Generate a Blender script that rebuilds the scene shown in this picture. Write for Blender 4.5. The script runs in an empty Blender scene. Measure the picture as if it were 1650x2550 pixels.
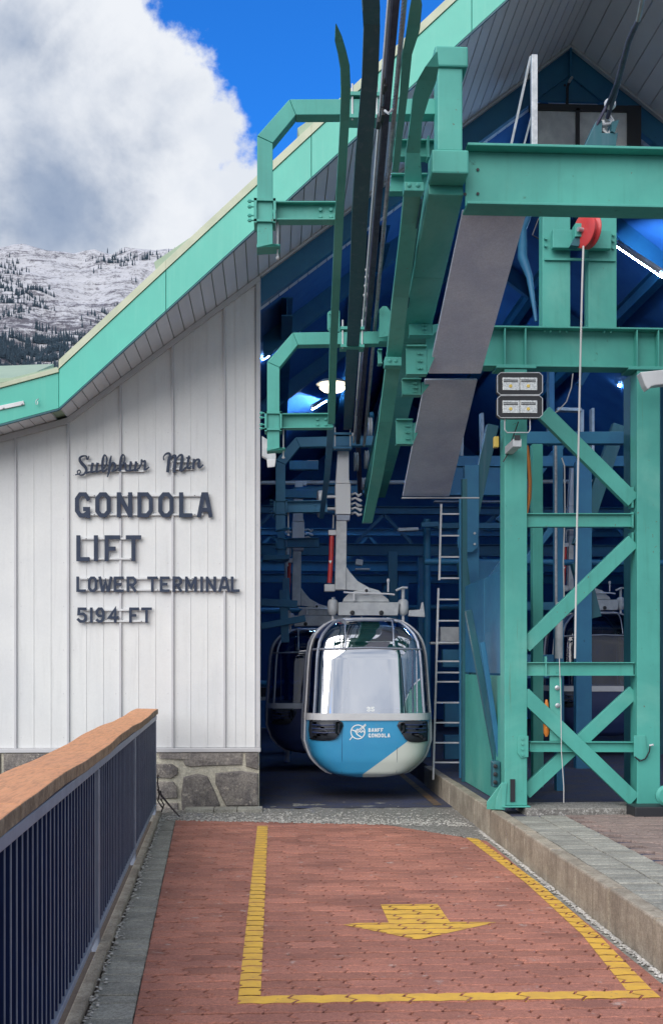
import bpy, bmesh, math, random
from mathutils import Vector as V, Matrix, noise
random.seed(7)
R = math.radians
SC = bpy.context.scene
COL = SC.collection

# ------------------------------------------------------------------ camera
F, CX, HY, H, TH = 2900.0, 825.0, 1660.0, 1.38, 0.05
cam_d = bpy.data.cameras.new('camera')
cam = bpy.data.objects.new('camera', cam_d); COL.objects.link(cam)
cam.location = (0, 0, H); cam.rotation_euler = (R(90), 0, -TH)
cam_d.sensor_fit = 'HORIZONTAL'; cam_d.sensor_width = 36.0
cam_d.lens = 36.0 * F / 1650.0; cam_d.shift_y = (HY - 1275.0) / 1650.0
cam_d.clip_start = 0.1; cam_d.clip_end = 20000
SC.camera = cam

# ------------------------------------------------------------------ light
SUN = V((-0.50, -0.70, 0.66)).normalized()
SUN_EL = math.asin(SUN.z); SUN_AZ = math.atan2(SUN.x, SUN.y)
sd = bpy.data.lights.new('sun', 'SUN'); sd.energy = 1.9; sd.angle = R(60); sd.color = (1.0, 0.965, 0.92)
so = bpy.data.objects.new('sun', sd); COL.objects.link(so)
so.rotation_euler = SUN.to_track_quat('Z', 'Y').to_euler()
SC.view_settings.view_transform = 'Standard'; SC.view_settings.look = 'None'
SC.view_settings.exposure = 0.78; SC.view_settings.gamma = 1.0
SC.view_settings.use_curve_mapping = False
SC.cycles.max_bounces = 7; SC.cycles.diffuse_bounces = 4; SC.cycles.glossy_bounces = 3
SC.cycles.transmission_bounces = 4; SC.cycles.transparent_max_bounces = 12
SC.cycles.sample_clamp_indirect = 6.0
SC.cycles.caustics_reflective = False; SC.cycles.caustics_refractive = False

def ray(px, py):
    u = (px - CX) / F; w = (HY - py) / F
    return V((math.cos(TH) * u + math.sin(TH), -math.sin(TH) * u + math.cos(TH), w))
def at(px, py, D):                     # the point on plane y = D seen at a pixel of the photograph
    r = ray(px, py); t = D / r.y
    return V((r.x * t, D, H + r.z * t))

class NT:
    def __init__(s, tree): s.t = tree; s.n = tree.nodes; s.l = tree.links
    def N(s, typ, **k):
        n = s.n.new(typ)
        for a, b in k.items():
            if a == 'inp':
                for i, v in b.items():
                    if isinstance(v, bpy.types.NodeSocket): s.l.new(v, n.inputs[i])
                    else: n.inputs[i].default_value = v
            else: setattr(n, a, b)
        return n
    def math(s, op, a, b=None, c=None, clamp=False):
        n = s.n.new('ShaderNodeMath'); n.operation = op; n.use_clamp = clamp
        for i, v in enumerate((a, b, c)):
            if v is None: continue
            if isinstance(v, bpy.types.NodeSocket): s.l.new(v, n.inputs[i])
            else: n.inputs[i].default_value = v
        return n.outputs[0]
    def mix(s, f, a, b, blend='MIX'):
        n = s.n.new('ShaderNodeMix'); n.data_type = 'RGBA'; n.blend_type = blend
        for i, v in ((0, f), (6, a), (7, b)):
            if isinstance(v, bpy.types.NodeSocket): s.l.new(v, n.inputs[i])
            else: n.inputs[i].default_value = v if i == 0 else (tuple(v) + (1,))[:4]
        return n.outputs[2]
    def ramp(s, f, lo, hi):
        n = s.n.new('ShaderNodeMapRange'); n.interpolation_type = 'SMOOTHSTEP'
        s.l.new(f, n.inputs[0]); n.inputs[1].default_value = lo; n.inputs[2].default_value = hi
        return n.outputs[0]
    def noise(s, vec, scale, detail=4, rough=.55, dist=0.0):
        n = s.N('ShaderNodeTexNoise', inp={'Scale': scale, 'Detail': detail, 'Roughness': rough, 'Distortion': dist})
        if vec is not None: s.l.new(vec, n.inputs['Vector'])
        return n.outputs[0]

# ------------------------------------------------------------------ sky
W = bpy.data.worlds.new('World'); SC.world = W; W.use_nodes = True
t = NT(W.node_tree); t.n.clear()
sky = t.N('ShaderNodeTexSky', sky_type='NISHITA', sun_disc=False, sun_elevation=SUN_EL, sun_rotation=SUN_AZ % (2 * math.pi),
          altitude=1500.0, air_density=1.0, dust_density=0.2, ozone_density=3.0)
tc = t.N('ShaderNodeTexCoord'); D_ = tc.outputs['Generated']
blue = t.mix(1.0, sky.outputs[0], (0.14, 0.70, 1.38), 'MULTIPLY')
blobs = [(60, 110, 330), (400, 360, 210), (300, 250, 190), (560, 660, 260), (150, 520, 430), (-700, 300, 760), (-500, 1000, 700), (300, 1100, 500)]
fld = None
for px, py, r in blobs:
    c = ray(px, py).normalized()
    dn = t.N('ShaderNodeVectorMath', operation='DISTANCE', inp={0: D_, 1: c}).outputs['Value']
    k = 1.0 / ray(px, py).length
    e = t.math('SUBTRACT', r / F * k, dn)
    fld = e if fld is None else t.math('SMOOTH_MAX', fld, e, 0.03)
n1 = t.noise(D_, 9.0, 8, .6, .3); n2 = t.noise(D_, 42.0, 6, .6)
gen = t.math('MULTIPLY', t.math('SUBTRACT', t.noise(D_, 1.6, 7, .55), 0.36), 0.9)       # pale cloud added out of view for fill light and reflections
sepd = t.N('ShaderNodeSeparateXYZ', inp={0: D_})
gen = t.math('SUBTRACT', gen, t.math('MULTIPLY', t.ramp(sepd.outputs[1], 0.15, 0.75), 0.5))
fld = t.math('MAXIMUM', fld, t.math('MINIMUM', gen, 0.055))
f2 = t.math('ADD', fld, t.math('MULTIPLY', t.math('SUBTRACT', n1, .5), 0.085))
f2 = t.math('ADD', f2, t.math('MULTIPLY', t.math('SUBTRACT', n2, .5), 0.040))
mask = t.ramp(f2, -0.004, 0.012)
# thick cores of the cloud are greyer than its sunlit rim
deep = t.math('ADD', f2, t.math('MULTIPLY', t.math('SUBTRACT', t.noise(D_, 7.0, 5, .55, .6), .5), 0.13))
shade = t.ramp(deep, 0.025, 0.115)
ccol = t.mix(shade, (0.84, 0.87, 0.92), (0.27, 0.35, 0.50))
ccol = t.mix(t.math('MULTIPLY', t.ramp(t.noise(D_, 14.0, 5, .6), .42, .66), .30), ccol, (0.55, 0.62, 0.74))
bg1 = t.N('ShaderNodeBackground', inp={0: blue, 1: 0.11})
bg2 = t.N('ShaderNodeBackground', inp={0: ccol, 1: 0.60})
mx = t.N('ShaderNodeMixShader', inp={0: mask, 1: bg1.outputs[0], 2: bg2.outputs[0]})
wo = t.N('ShaderNodeOutputWorld', inp={0: mx.outputs[0]})

# ------------------------------------------------------------------ materials
def mat(name, base, rough=.6, metal=0.0, var=None, vs=3.0, vamt=.5, bump=0.0, bs=60.0, spots=None, spot_s=14.0, spot_t=.66, coat=0.0,
        streak=None, streak_amt=.3, spec=.5, island=0.0, emit=None, est=0.0, extra=None, grit=0.0):
    m = bpy.data.materials.new(name); m.use_nodes = True
    q = NT(m.node_tree); q.n.clear()
    out = q.N('ShaderNodeOutputMaterial'); p = q.N('ShaderNodeBsdfPrincipled')
    q.l.new(p.outputs[0], out.inputs[0])
    geo = q.N('ShaderNodeNewGeometry'); pos = geo.outputs['Position']
    col = q.mix(0.0, base, base)
    if var is not None:
        col = q.mix(q.math('MULTIPLY', q.ramp(q.noise(pos, vs, 6, .6, .2), .34, .68), vamt), col, var)
    if island:
        oi = q.N('ShaderNodeObjectInfo')
        rr = q.math('FRACT', q.math('ADD', oi.outputs['Random'], geo.outputs['Random Per Island']))
        hs = q.N('ShaderNodeHueSaturation', inp={'Value': q.math('ADD', 1 - island / 2, q.math('MULTIPLY', rr, island)), 'Color': col})
        hs.inputs['Hue'].default_value = .5; col = hs.outputs[0]
    if streak is not None:
        mp = q.N('ShaderNodeMapping', inp={0: pos, 3: (7.0, 7.0, .55)})
        col = q.mix(q.math('MULTIPLY', q.ramp(q.noise(mp.outputs[0], 3.0, 5, .6), .5, .78), streak_amt), col, streak)
    if spots is not None:
        col = q.mix(q.math('MULTIPLY', q.ramp(q.noise(pos, spot_s, 5, .65), spot_t, spot_t + .07), .75), col, spots)
    if extra: col = extra(q, pos, col)
    if grit:
        gn = q.math('ADD', q.math('MULTIPLY', q.noise(pos, 170.0, 3, .7), .6), q.math('MULTIPLY', q.noise(pos, 55.0, 4, .7), .5))
        vv = q.math('ADD', 1 - grit, q.math('MULTIPLY', q.ramp(gn, .40, .72), 2 * grit))
        g2 = q.N('ShaderNodeHueSaturation', inp={'Value': vv, 'Color': col}); col = g2.outputs[0]
    q.l.new(col, p.inputs['Base Color'])
    rn = q.math('ADD', rough - .07, q.math('MULTIPLY', q.noise(pos, 18.0, 4, .6), .16), clamp=True)
    q.l.new(rn, p.inputs['Roughness'])
    p.inputs['Metallic'].default_value = metal; p.inputs['Specular IOR Level'].default_value = spec
    p.inputs['Coat Weight'].default_value = coat; p.inputs['Coat Roughness'].default_value = .15
    if emit is not None:
        p.inputs['Emission Color'].default_value = emit + (1,); p.inputs['Emission Strength'].default_value = est
    if bump:
        b = q.N('ShaderNodeBump', inp={'Strength': min(1.0, bump), 'Distance': .004 if bump <= 1 else .004 * bump, 'Height': q.noise(pos, bs, 5, .65)})
        q.l.new(b.outputs[0], p.inputs['Normal'])
    return m

GREEN = (0.080, 0.395, 0.335)
M = {}
def weather(q, pos, col):
    # chipped and rusty spots, runs of rust below them, chalky faded areas
    big = q.noise(pos, .9, 3, .5)
    chalk = q.ramp(q.noise(pos, 1.3, 5, .6, .5), .50, .72)
    col = q.mix(q.math('MULTIPLY', chalk, .35), col, (0.22, 0.52, 0.44))
    chips = q.ramp(q.math('ADD', q.noise(pos, 27.0, 6, .7), q.math('MULTIPLY', big, .12)), .735, .765)
    col = q.mix(q.math('MULTIPLY', chips, .85), col, (0.12, 0.06, 0.035))
    mp = q.N('ShaderNodeMapping', inp={0: pos, 3: (26.0, 26.0, 1.3)})
    runs = q.ramp(q.math('ADD', q.noise(mp.outputs[0], 1.0, 5, .6), q.math('MULTIPLY', big, .10)), .70, .80)
    col = q.mix(q.math('MULTIPLY', runs, .40), col, (0.10, 0.15, 0.10))
    return col
M['green'] = mat('green_paint', GREEN, .52, var=(0.055, 0.30, 0.26), vs=1.6, vamt=.8, bump=.12, bs=40, spots=(0.035, 0.16, 0.13), spot_s=9, spot_t=.67,
                 streak=(0.05, 0.26, 0.21), streak_amt=.45, extra=weather)
M['fascia'] = mat('fascia_paint', (0.075, 0.47, 0.375), .38, var=(0.055, 0.38, 0.31), vs=1.4, vamt=.5, bump=.06, bs=20, streak=(0.13, 0.50, 0.40), streak_amt=.35)
M['shadesteel'] = mat('green_paint_shaded', (0.032, 0.185, 0.33), .5, var=(0.02, 0.12, 0.26), vs=2.5, vamt=.7, bump=.15, bs=40, spots=(0.012, 0.07, 0.12), spot_t=.68)  # shaded copy of the green paint, the hall's blue shade in its colour
M['navy'] = mat('navy_shade', (0.045, 0.19, 0.47), .75, var=(0.025, 0.11, 0.36), vs=1.3, vamt=.8, bump=.3, bs=12)  # deep blue shade of the interior painted in as wall colour
M['darkgreen'] = mat('dark_green_paint', (0.02, 0.12, 0.15), .45, var=(0.015, 0.08, 0.12), vs=2, vamt=.7, bump=.1, bs=40, streak=(0.10, 0.17, 0.22), streak_amt=.5)
M['siding'] = mat('siding_white', (0.74, 0.745, 0.745), .5, var=(0.64, 0.65, 0.67), vs=1.1, vamt=.7, bump=.10, bs=90, streak=(0.50, 0.505, 0.51), streak_amt=.32, island=.04, grit=0.03)
M['trim'] = mat('trim_grey', (0.56, 0.56, 0.585), .45, var=(0.48, 0.48, 0.50), vs=3, vamt=.5, bump=.06)
M['soffit'] = mat('soffit_grey', (0.76, 0.74, 0.76), .5, var=(0.68, 0.66, 0.70), vs=2, vamt=.6, bump=.06, island=.10)
M['cream'] = mat('cream_flashing', (0.50, 0.53, 0.40), .5, var=(0.38, 0.43, 0.31), vs=5, vamt=.7, bump=.2, bs=18)
M['roofgreen'] = mat('roof_sheet', (0.34, 0.44, 0.32), .5, var=(0.28, 0.38, 0.28), vs=4, vamt=.6, bump=.2, bs=18)
M['stone'] = mat('wall_stone', (0.16, 0.145, 0.145), .85, var=(0.33, 0.30, 0.27), vs=7, vamt=.75, bump=3.4, bs=16, streak=(0.06, 0.06, 0.07), streak_amt=.6, island=.35, spots=(0.42, 0.38, 0.33), spot_s=18, spot_t=.60, grit=0.45)
M['mortar'] = mat('mortar', (0.56, 0.53, 0.44), .9, var=(0.42, 0.40, 0.34), vs=15, vamt=.7, bump=2.0, bs=60, grit=0.25)
M['concrete'] = mat('kerb_concrete', (0.43, 0.375, 0.30), .85, var=(0.23, 0.19, 0.15), vs=6, vamt=.75, bump=1.4, bs=90, streak=(0.17, 0.135, 0.10), streak_amt=.75, island=.12, grit=0.28)
M['gravel'] = mat('gravel_concrete', (0.30, 0.29, 0.27), .95, var=(0.16, 0.15, 0.14), vs=30, vamt=.9, bump=3.5, bs=70, spots=(0.48, 0.47, 0.45), spot_s=55, spot_t=.57, grit=0.4)
M['pebble'] = mat('pebble', (0.50, 0.48, 0.45), .9, var=(0.26, 0.25, 0.23), vs=9, island=.6)
M['bed'] = mat('joint_sand', (0.06, 0.045, 0.04), .95, var=(0.09, 0.075, 0.06), vs=30, bump=1.5, bs=120)
M['brick'] = mat('paver_red', (0.45, 0.188, 0.135), .85, var=(0.29, 0.122, 0.095), vs=1.7, vamt=.75, bump=1.2, bs=130, island=.34, spots=(0.50, 0.36, 0.32), spot_s=8.0, spot_t=.62, grit=0.3)
M['greypav'] = mat('paver_grey', (0.36, 0.35, 0.31), .9, var=(0.22, 0.215, 0.195), vs=5, vamt=.7, bump=1.6, bs=110, island=.3, spots=(0.34, 0.33, 0.30), spot_s=16, spot_t=.62, grit=0.35)
M['brownpav'] = mat('paver_brown', (0.30, 0.225, 0.20), .9, var=(0.20, 0.155, 0.145), vs=4, vamt=.7, bump=1.4, bs=110, island=.25, grit=0.35)
M['yellow'] = mat('yellow_road_paint', (0.84, 0.50, 0.07), .65, var=(0.66, 0.38, 0.08), vs=9, vamt=.8, bump=.8, bs=120, spots=(0.36, 0.19, 0.12), spot_s=38, spot_t=.615)
M['ochre'] = mat('worn_line_paint', (0.22, 0.13, 0.06), .8, var=(0.08, 0.07, 0.07), vs=9, vamt=.9)
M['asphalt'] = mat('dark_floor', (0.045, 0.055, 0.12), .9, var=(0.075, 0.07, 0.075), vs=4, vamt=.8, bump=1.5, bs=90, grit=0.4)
M['ground'] = mat('earth', (0.10, 0.10, 0.085), .95, var=(0.16, 0.15, 0.13), vs=1.0, vamt=.8, bump=3, bs=14)
M['letter'] = mat('sign_letter_paint', (0.020, 0.032, 0.065), .7, var=(0.032, 0.048, 0.09), vs=8, vamt=.8, bump=.15, bs=60)
M['whitemetal'] = mat('white_metal', (0.66, 0.67, 0.69), .4, var=(0.52, 0.53, 0.55), vs=6, vamt=.5, bump=.08)
M['galv'] = mat('galvanised_steel', (0.40, 0.43, 0.46), .42, metal=.6, var=(0.58, 0.60, 0.63), vs=22, vamt=.9, bump=.15)
M['plate'] = mat('grey_plate', (0.70, 0.76, 0.90), .6, var=(0.55, 0.61, 0.78), vs=3.2, vamt=.8, bump=.4, bs=30, spots=(0.70, 0.72, 0.80), spot_s=26, spot_t=.70, grit=0.1)
M['hanger'] = mat('hanger_grey', (0.58, 0.60, 0.62), .5, metal=.1, var=(0.42, 0.44, 0.47), vs=9, vamt=.8, bump=.3, bs=50, spots=(0.16, 0.15, 0.14), spot_s=20, spot_t=.70)
M['hangerwhite'] = mat('hanger_white', (0.70, 0.71, 0.74), .35, var=(0.60, 0.61, 0.65), vs=4, vamt=.5, coat=.2)
M['red'] = mat('red_paint', (0.62, 0.045, 0.045), .38, var=(0.45, 0.04, 0.05), vs=8, vamt=.6, coat=.2)
M['orange'] = mat('orange_plastic', (0.60, 0.20, 0.03), .5, var=(0.42, 0.13, 0.03), vs=12)
M['rubber'] = mat('black_rubber', (0.018, 0.022, 0.032), .5, var=(0.035, 0.04, 0.055), vs=12, vamt=.7, bump=.3, bs=80)
M['rope'] = mat('wire_rope', (0.38, 0.39, 0.42), .4, metal=.5, var=(0.20, 0.20, 0.23), vs=30, vamt=.7)
M['darkrail'] = mat('dark_rail', (0.045, 0.045, 0.085), .5, metal=.2, var=(0.10, 0.10, 0.15), vs=8, vamt=.7, streak=(0.16, 0.16, 0.22), streak_amt=.5)
M['whiterope'] = mat('pale_cord', (0.55, 0.55, 0.55), .7)
M['black'] = mat('black_metal', (0.02, 0.022, 0.028), .45, bump=.1)
M['picket'] = mat('navy_railing_paint', (0.007, 0.017, 0.075), .4, var=(0.010, 0.026, 0.11), vs=7, vamt=.7, bump=.1, coat=.25)
M['railpale'] = mat('grey_railing_paint', (0.27, 0.31, 0.40), .45, var=(0.19, 0.22, 0.30), vs=9, vamt=.6, bump=.1)
def grain(q, pos, col):
    mp = q.N('ShaderNodeMapping', inp={0: pos, 3: (30, 3.0, 30)})
    return q.mix(q.math('MULTIPLY', q.ramp(q.noise(mp.outputs[0], 2.2, 6, .65, .6), .42, .66), .5), col, (0.30, 0.135, 0.06))
M['wood'] = mat('cap_timber', (0.72, 0.33, 0.15), .55, var=(0.62, 0.27, 0.13), vs=3, vamt=.6, bump=.5, bs=60, extra=grain, spots=(0.22, 0.12, 0.07), spot_s=7, spot_t=.68, grit=0.12)
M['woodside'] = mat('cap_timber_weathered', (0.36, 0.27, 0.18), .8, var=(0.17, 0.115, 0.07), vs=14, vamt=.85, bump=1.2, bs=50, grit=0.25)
M['tube'] = mat('lamp_tube', (0.9, 0.9, 0.9), .4, emit=(0.34, 0.62, 1.0), est=170.0)
M['warmlamp'] = mat('warm_lamp', (0.9, 0.85, 0.7), .4, emit=(1.0, 0.86, 0.62), est=3.5)
M['led'] = mat('led_chip', (0.75, 0.55, 0.12), .4)
M['lens'] = mat('reflector', (0.75, 0.76, 0.74), .15, metal=.8, var=(0.4, 0.42, 0.42), vs=70, vamt=.8)
M['palereflect'] = mat('pale_reflection', (0.62, 0.64, 0.70), .5, var=(0.56, 0.58, 0.64), vs=3)
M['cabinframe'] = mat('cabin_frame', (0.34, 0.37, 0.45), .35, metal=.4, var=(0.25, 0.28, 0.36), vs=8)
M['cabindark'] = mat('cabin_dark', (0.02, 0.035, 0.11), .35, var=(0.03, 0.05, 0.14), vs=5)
M['belt'] = mat('cabin_belt', (0.60, 0.60, 0.62), .35, var=(0.50, 0.50, 0.53), vs=6)
M['logo'] = mat('white_print', (0.85, 0.87, 0.88), .45)
M['conifer'] = mat('conifer_green', (0.045, 0.080, 0.115), .9, var=(0.03, 0.055, 0.085), vs=.2, vamt=.8, island=.4)
M['twig'] = mat('dark_stick', (0.05, 0.04, 0.045), .7)

def livery(q, pos, col):
    tcn = q.N('ShaderNodeTexCoord'); s = q.N('ShaderNodeSeparateXYZ', inp={0: tcn.outputs['Object']})
    # printed livery: pale below a diagonal, blue above it
    x, z = s.outputs[0], s.outputs[2]
    (x0, z0), (x1, z1) = LIV
    k = (z1 - z0) / (x1 - x0)
    e = q.math('SUBTRACT', q.math('ADD', q.math('MULTIPLY', q.math('SUBTRACT', x, x0), k), z0), z)
    m_ = q.ramp(e, -0.002, 0.002)
    m_ = q.math('MULTIPLY', m_, q.ramp(x, LIV[0][0] - .02, LIV[0][0]))
    c = q.mix(m_, col, (0.68, 0.71, 0.66))
    n = q.math('MULTIPLY', q.ramp(q.noise(pos, 9.0, 6, .7), .60, .72), .3)
    return q.mix(n, c, (0.20, 0.30, 0.33))

def glass(name, tint, refl, rough=.02, fres=1.25):
    m = bpy.data.materials.new(name); m.use_nodes = True
    q = NT(m.node_tree); q.n.clear()
    out = q.N('ShaderNodeOutputMaterial')
    tr = q.N('ShaderNodeBsdfTransparent', inp={0: tint + (1,)})
    gl = q.N('ShaderNodeBsdfGlossy', inp={0: (.92, .94, 1, 1), 'Roughness': rough})
    fr = q.N('ShaderNodeFresnel', inp={0: 1.5})
    geo = q.N('ShaderNodeNewGeometry')
    b = q.N('ShaderNodeBump', inp={'Strength': .12, 'Distance': .01, 'Height': q.noise(geo.outputs['Position'], 2.2, 2)})
    q.l.new(b.outputs[0], gl.inputs['Normal'])
    f = q.math('ADD', refl, q.math('MULTIPLY', fr.outputs[0], fres), clamp=True)
    mxn = q.N('ShaderNodeMixShader', inp={0: f, 1: tr.outputs[0], 2: gl.outputs[0]})
    q.l.new(mxn.outputs[0], out.inputs[0])
    return m
M['glass_front'] = glass('coated_window', (0.7, 0.74, 0.80), 0.66)
M['glass'] = glass('tinted_window', (0.22, 0.30, 0.50), 0.03, fres=.8)
M['frost'] = mat('frosted_panel', (0.80, 0.79, 0.78), .3, var=(0.5, 0.5, 0.52), vs=4, vamt=.9, coat=.4, bump=2.0, bs=5)

def mountain_mat():
    m = bpy.data.materials.new('snowy_rock'); m.use_nodes = True
    q = NT(m.node_tree); q.n.clear()
    out = q.N('ShaderNodeOutputMaterial'); p = q.N('ShaderNodeBsdfPrincipled', inp={'Roughness': .9})
    q.l.new(p.outputs[0], out.inputs[0])
    geo = q.N('ShaderNodeNewGeometry'); pos = geo.outputs['Position']
    mp = q.N('ShaderNodeMapping', inp={0: pos, 2: (0, R(12), 0), 3: (.016, .016, .10)})
    n = q.noise(mp.outputs[0], 1.0, 12, .74, 1.0)
    n2 = q.noise(pos, .11, 9, .78)
    nz = q.N('ShaderNodeSeparateXYZ', inp={0: pos}).outputs[2]
    hi = q.math('MULTIPLY', q.ramp(nz, 250, 470), .10)
    f = q.math('ADD', q.math('SUBTRACT', q.math('ADD', q.math('MULTIPLY', n, .62), q.math('MULTIPLY', n2, .46)), .02), q.math('MULTIPLY', hi, -1))
    rock = q.ramp(q.math('ADD', f, q.math('MULTIPLY', q.math('SUBTRACT', q.noise(pos, .40, 6, .8), .5), .34)), .40, .52)
    c = q.mix(rock, (0.70, 0.705, 0.76), (0.15, 0.145, 0.18))
    q.l.new(c, p.inputs['Base Color'])
    b = q.N('ShaderNodeBump', inp={'Strength': .9, 'Distance': 14.0, 'Height': f})
    q.l.new(b.outputs[0], p.inputs['Normal'])
    return m
M['mountain'] = mountain_mat()

# ------------------------------------------------------------------ builders
X_, Y_, Z_ = V((1, 0, 0)), V((0, 1, 0)), V((0, 0, 1))
class MB:
    def __init__(s): s.v = []; s.f = []
    def add(s, vs, fs):
        o = len(s.v); s.v += [V(x) for x in vs]; s.f += [tuple(o + i for i in f) for f in fs]; return s
    def hexa(s, p):
        return s.add(p, [(0, 3, 2, 1), (4, 5, 6, 7), (0, 1, 5, 4), (1, 2, 6, 5), (2, 3, 7, 6), (3, 0, 4, 7)])
    def box(s, x0, x1, y0, y1, z0, z1):
        return s.hexa([V(c) for c in ((x0, y0, z0), (x1, y0, z0), (x1, y1, z0), (x0, y1, z0), (x0, y0, z1), (x1, y0, z1), (x1, y1, z1), (x0, y1, z1))])
    def beam(s, a, b, ws, ho, side=Y_):
        a, b = V(a), V(b); d = (b - a).normalized(); sd_ = V(side); sd_ = (sd_ - d * sd_.dot(d)).normalized(); o = d.cross(sd_)
        p = []
        for c in (a, b):
            for i, j in ((-1, -1), (1, -1), (1, 1), (-1, 1)): p.append(c + sd_ * (i * ws / 2) + o * (j * ho / 2))
        return s.hexa(p)
    def ibeam(s, a, b, ws, ho, tf=.014, tw=.012, side=Y_):      # web in the plane normal to side, flanges ws wide
        a, b = V(a), V(b); d = (b - a).normalized(); sd_ = V(side); sd_ = (sd_ - d * sd_.dot(d)).normalized(); o = d.cross(sd_)
        for k in (-1, 1):
            c = o * (k * (ho / 2 - tf / 2)); s.beam(a + c, b + c, ws, tf, sd_)
        return s.beam(a, b, tw, ho - 2 * tf, sd_)
    def prism(s, pts, ext):
        pts = [V(p) for p in pts]; n = len(pts); ext = V(ext)
        return s.add(pts + [p + ext for p in pts], [tuple(range(n)), tuple(range(2 * n - 1, n - 1, -1))] + [(i, (i + 1) % n + 0, (i + 1) % n + n, i + n) for i in range(n)])
    def tube(s, path, r, n=8, caps=True):
        path = [V(p) for p in path]; k = len(path); o = len(s.v); prev = None
        for i, p in enumerate(path):
            d = (path[min(i + 1, k - 1)] - path[max(i - 1, 0)]).normalized()
            a = prev - d * prev.dot(d) if prev is not None else d.orthogonal()
            a.normalize(); prev = a; b = d.cross(a); rr = r[i] if isinstance(r, (list, tuple)) else r
            for j in range(n):
                q_ = 2 * math.pi * j / n; s.v.append(p + a * (rr * math.cos(q_)) + b * (rr * math.sin(q_)))
        for i in range(k - 1):
            for j in range(n):
                s.f.append((o + i * n + j, o + i * n + (j + 1) % n, o + (i + 1) * n + (j + 1) % n, o + (i + 1) * n + j))
        if caps: s.f.append(tuple(o + j for j in range(n))); s.f.append(tuple(o + (k - 1) * n + j for j in reversed(range(n))))
        return s
    def cyl(s, a, b, r, n=16): return s.tube([a, b], r, n)
    def lathe(s, c, ax, prof, n=20):                             # prof: (radius, offset along ax)
        c, ax = V(c), V(ax).normalized(); u = ax.orthogonal().normalized(); w = ax.cross(u); o = len(s.v); k = len(prof)
        for r_, h_ in prof:
            for j in range(n):
                q_ = 2 * math.pi * j / n; s.v.append(c + ax * h_ + (u * math.cos(q_) + w * math.sin(q_)) * r_)
        for i in range(k - 1):
            for j in range(n): s.f.append((o + i * n + j, o + i * n + (j + 1) % n, o + (i + 1) * n + (j + 1) % n, o + (i + 1) * n + j))
        s.f.append(tuple(o + j for j in range(n))); s.f.append(tuple(o + (k - 1) * n + j for j in reversed(range(n))))
        return s
    def bolt(s, c, ax=(0, -1, 0), r=.012, h=.012): return s.lathe(c, ax, [(r, 0), (r, h)], 6)

BASE = {}
def base_of(o): return BASE.get(o.name, V((0, 0, 0))) if o else V((0, 0, 0))
def ob(name, mb, m, parent=None, bevel=0.0, smooth=False, origin=None):
    me = bpy.data.meshes.new(name)
    off = base_of(parent) if origin is None else V(origin)
    me.from_pydata([p - off for p in mb.v], [], mb.f)
    bm = bmesh.new(); bm.from_mesh(me); bmesh.ops.recalc_face_normals(bm, faces=bm.faces)
    if smooth:
        for f_ in bm.faces: f_.smooth = True
        for e_ in bm.edges:
            if len(e_.link_faces) == 2 and e_.calc_face_angle(0) > .7: e_.smooth = False
    bm.to_mesh(me); bm.free()
    me.materials.append(M[m] if isinstance(m, str) else m)
    o = bpy.data.objects.new(name, me); COL.objects.link(o)
    if parent: o.parent = parent
    if name in ('bolt', 'screw', 'stud', 'rib') and len(mb.v) > 16 and parent: o['kind'] = 'stuff'
    if origin is not None: o.location = off; BASE[o.name] = off
    else: BASE[o.name] = off
    if bevel:
        b = o.modifiers.new('bevel', 'BEVEL'); b.width = bevel; b.segments = 2; b.limit_method = 'ANGLE'; b.angle_limit = R(40)
        b.harden_normals = False
    return o
def tag(o, label, cat, group=None, kind=None):
    if label: o['label'] = label
    if cat: o['category'] = cat
    if group: o['group'] = group
    if kind: o['kind'] = kind
    return o
def thing(name, loc, label, cat, group=None):
    o = bpy.data.objects.new(name, None); COL.objects.link(o); o.location = loc; BASE[o.name] = V(loc)
    o.empty_display_size = .2
    return tag(o, label, cat, group)
def copy_tree(o, parent=None):
    c = o.copy(); COL.objects.link(c); c.parent = parent
    for ch in [x for x in o.children]: copy_tree(ch, c)
    return c
def struct(name, mb, m, **k):
    o = ob(name, mb, m, **k); o['kind'] = 'structure'; return o

def clip(poly, a, b, c):                     # keep a*x + b*y <= c
    out = []; n = len(poly)
    for i in range(n):
        p, q_ = poly[i], poly[(i + 1) % n]; dp = a * p[0] + b * p[1] - c; dq = a * q_[0] + b * q_[1] - c
        if dp <= 0: out.append(p)
        if (dp < 0 < dq) or (dq < 0 < dp):
            s = dp / (dp - dq); out.append((p[0] + (q_[0] - p[0]) * s, p[1] + (q_[1] - p[1]) * s))
    return out
def clip_convex(poly, conv):                 # conv counter-clockwise
    n = len(conv)
    for i in range(n):
        (x0, y0), (x1, y1) = conv[i], conv[(i + 1) % n]
        a, b = (y1 - y0), -(x1 - x0); c = a * x0 + b * y0
        poly = clip(poly, a, b, c)
        if len(poly) < 3: return []
    return poly
def area(p): return .5 * sum(p[i][0] * p[(i + 1) % len(p)][1] - p[(i + 1) % len(p)][0] * p[i][1] for i in range(len(p)))

# ------------------------------------------------------------------ ground, far terrain
YW = 11.3                                     # front wall plane
struct('ground', MB().add([(-6000, -3000, -.06), (6000, -3000, -.06), (6000, 9000, -.06), (-6000, 9000, -.06)], [(0, 1, 2, 3)]), 'ground')

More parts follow.
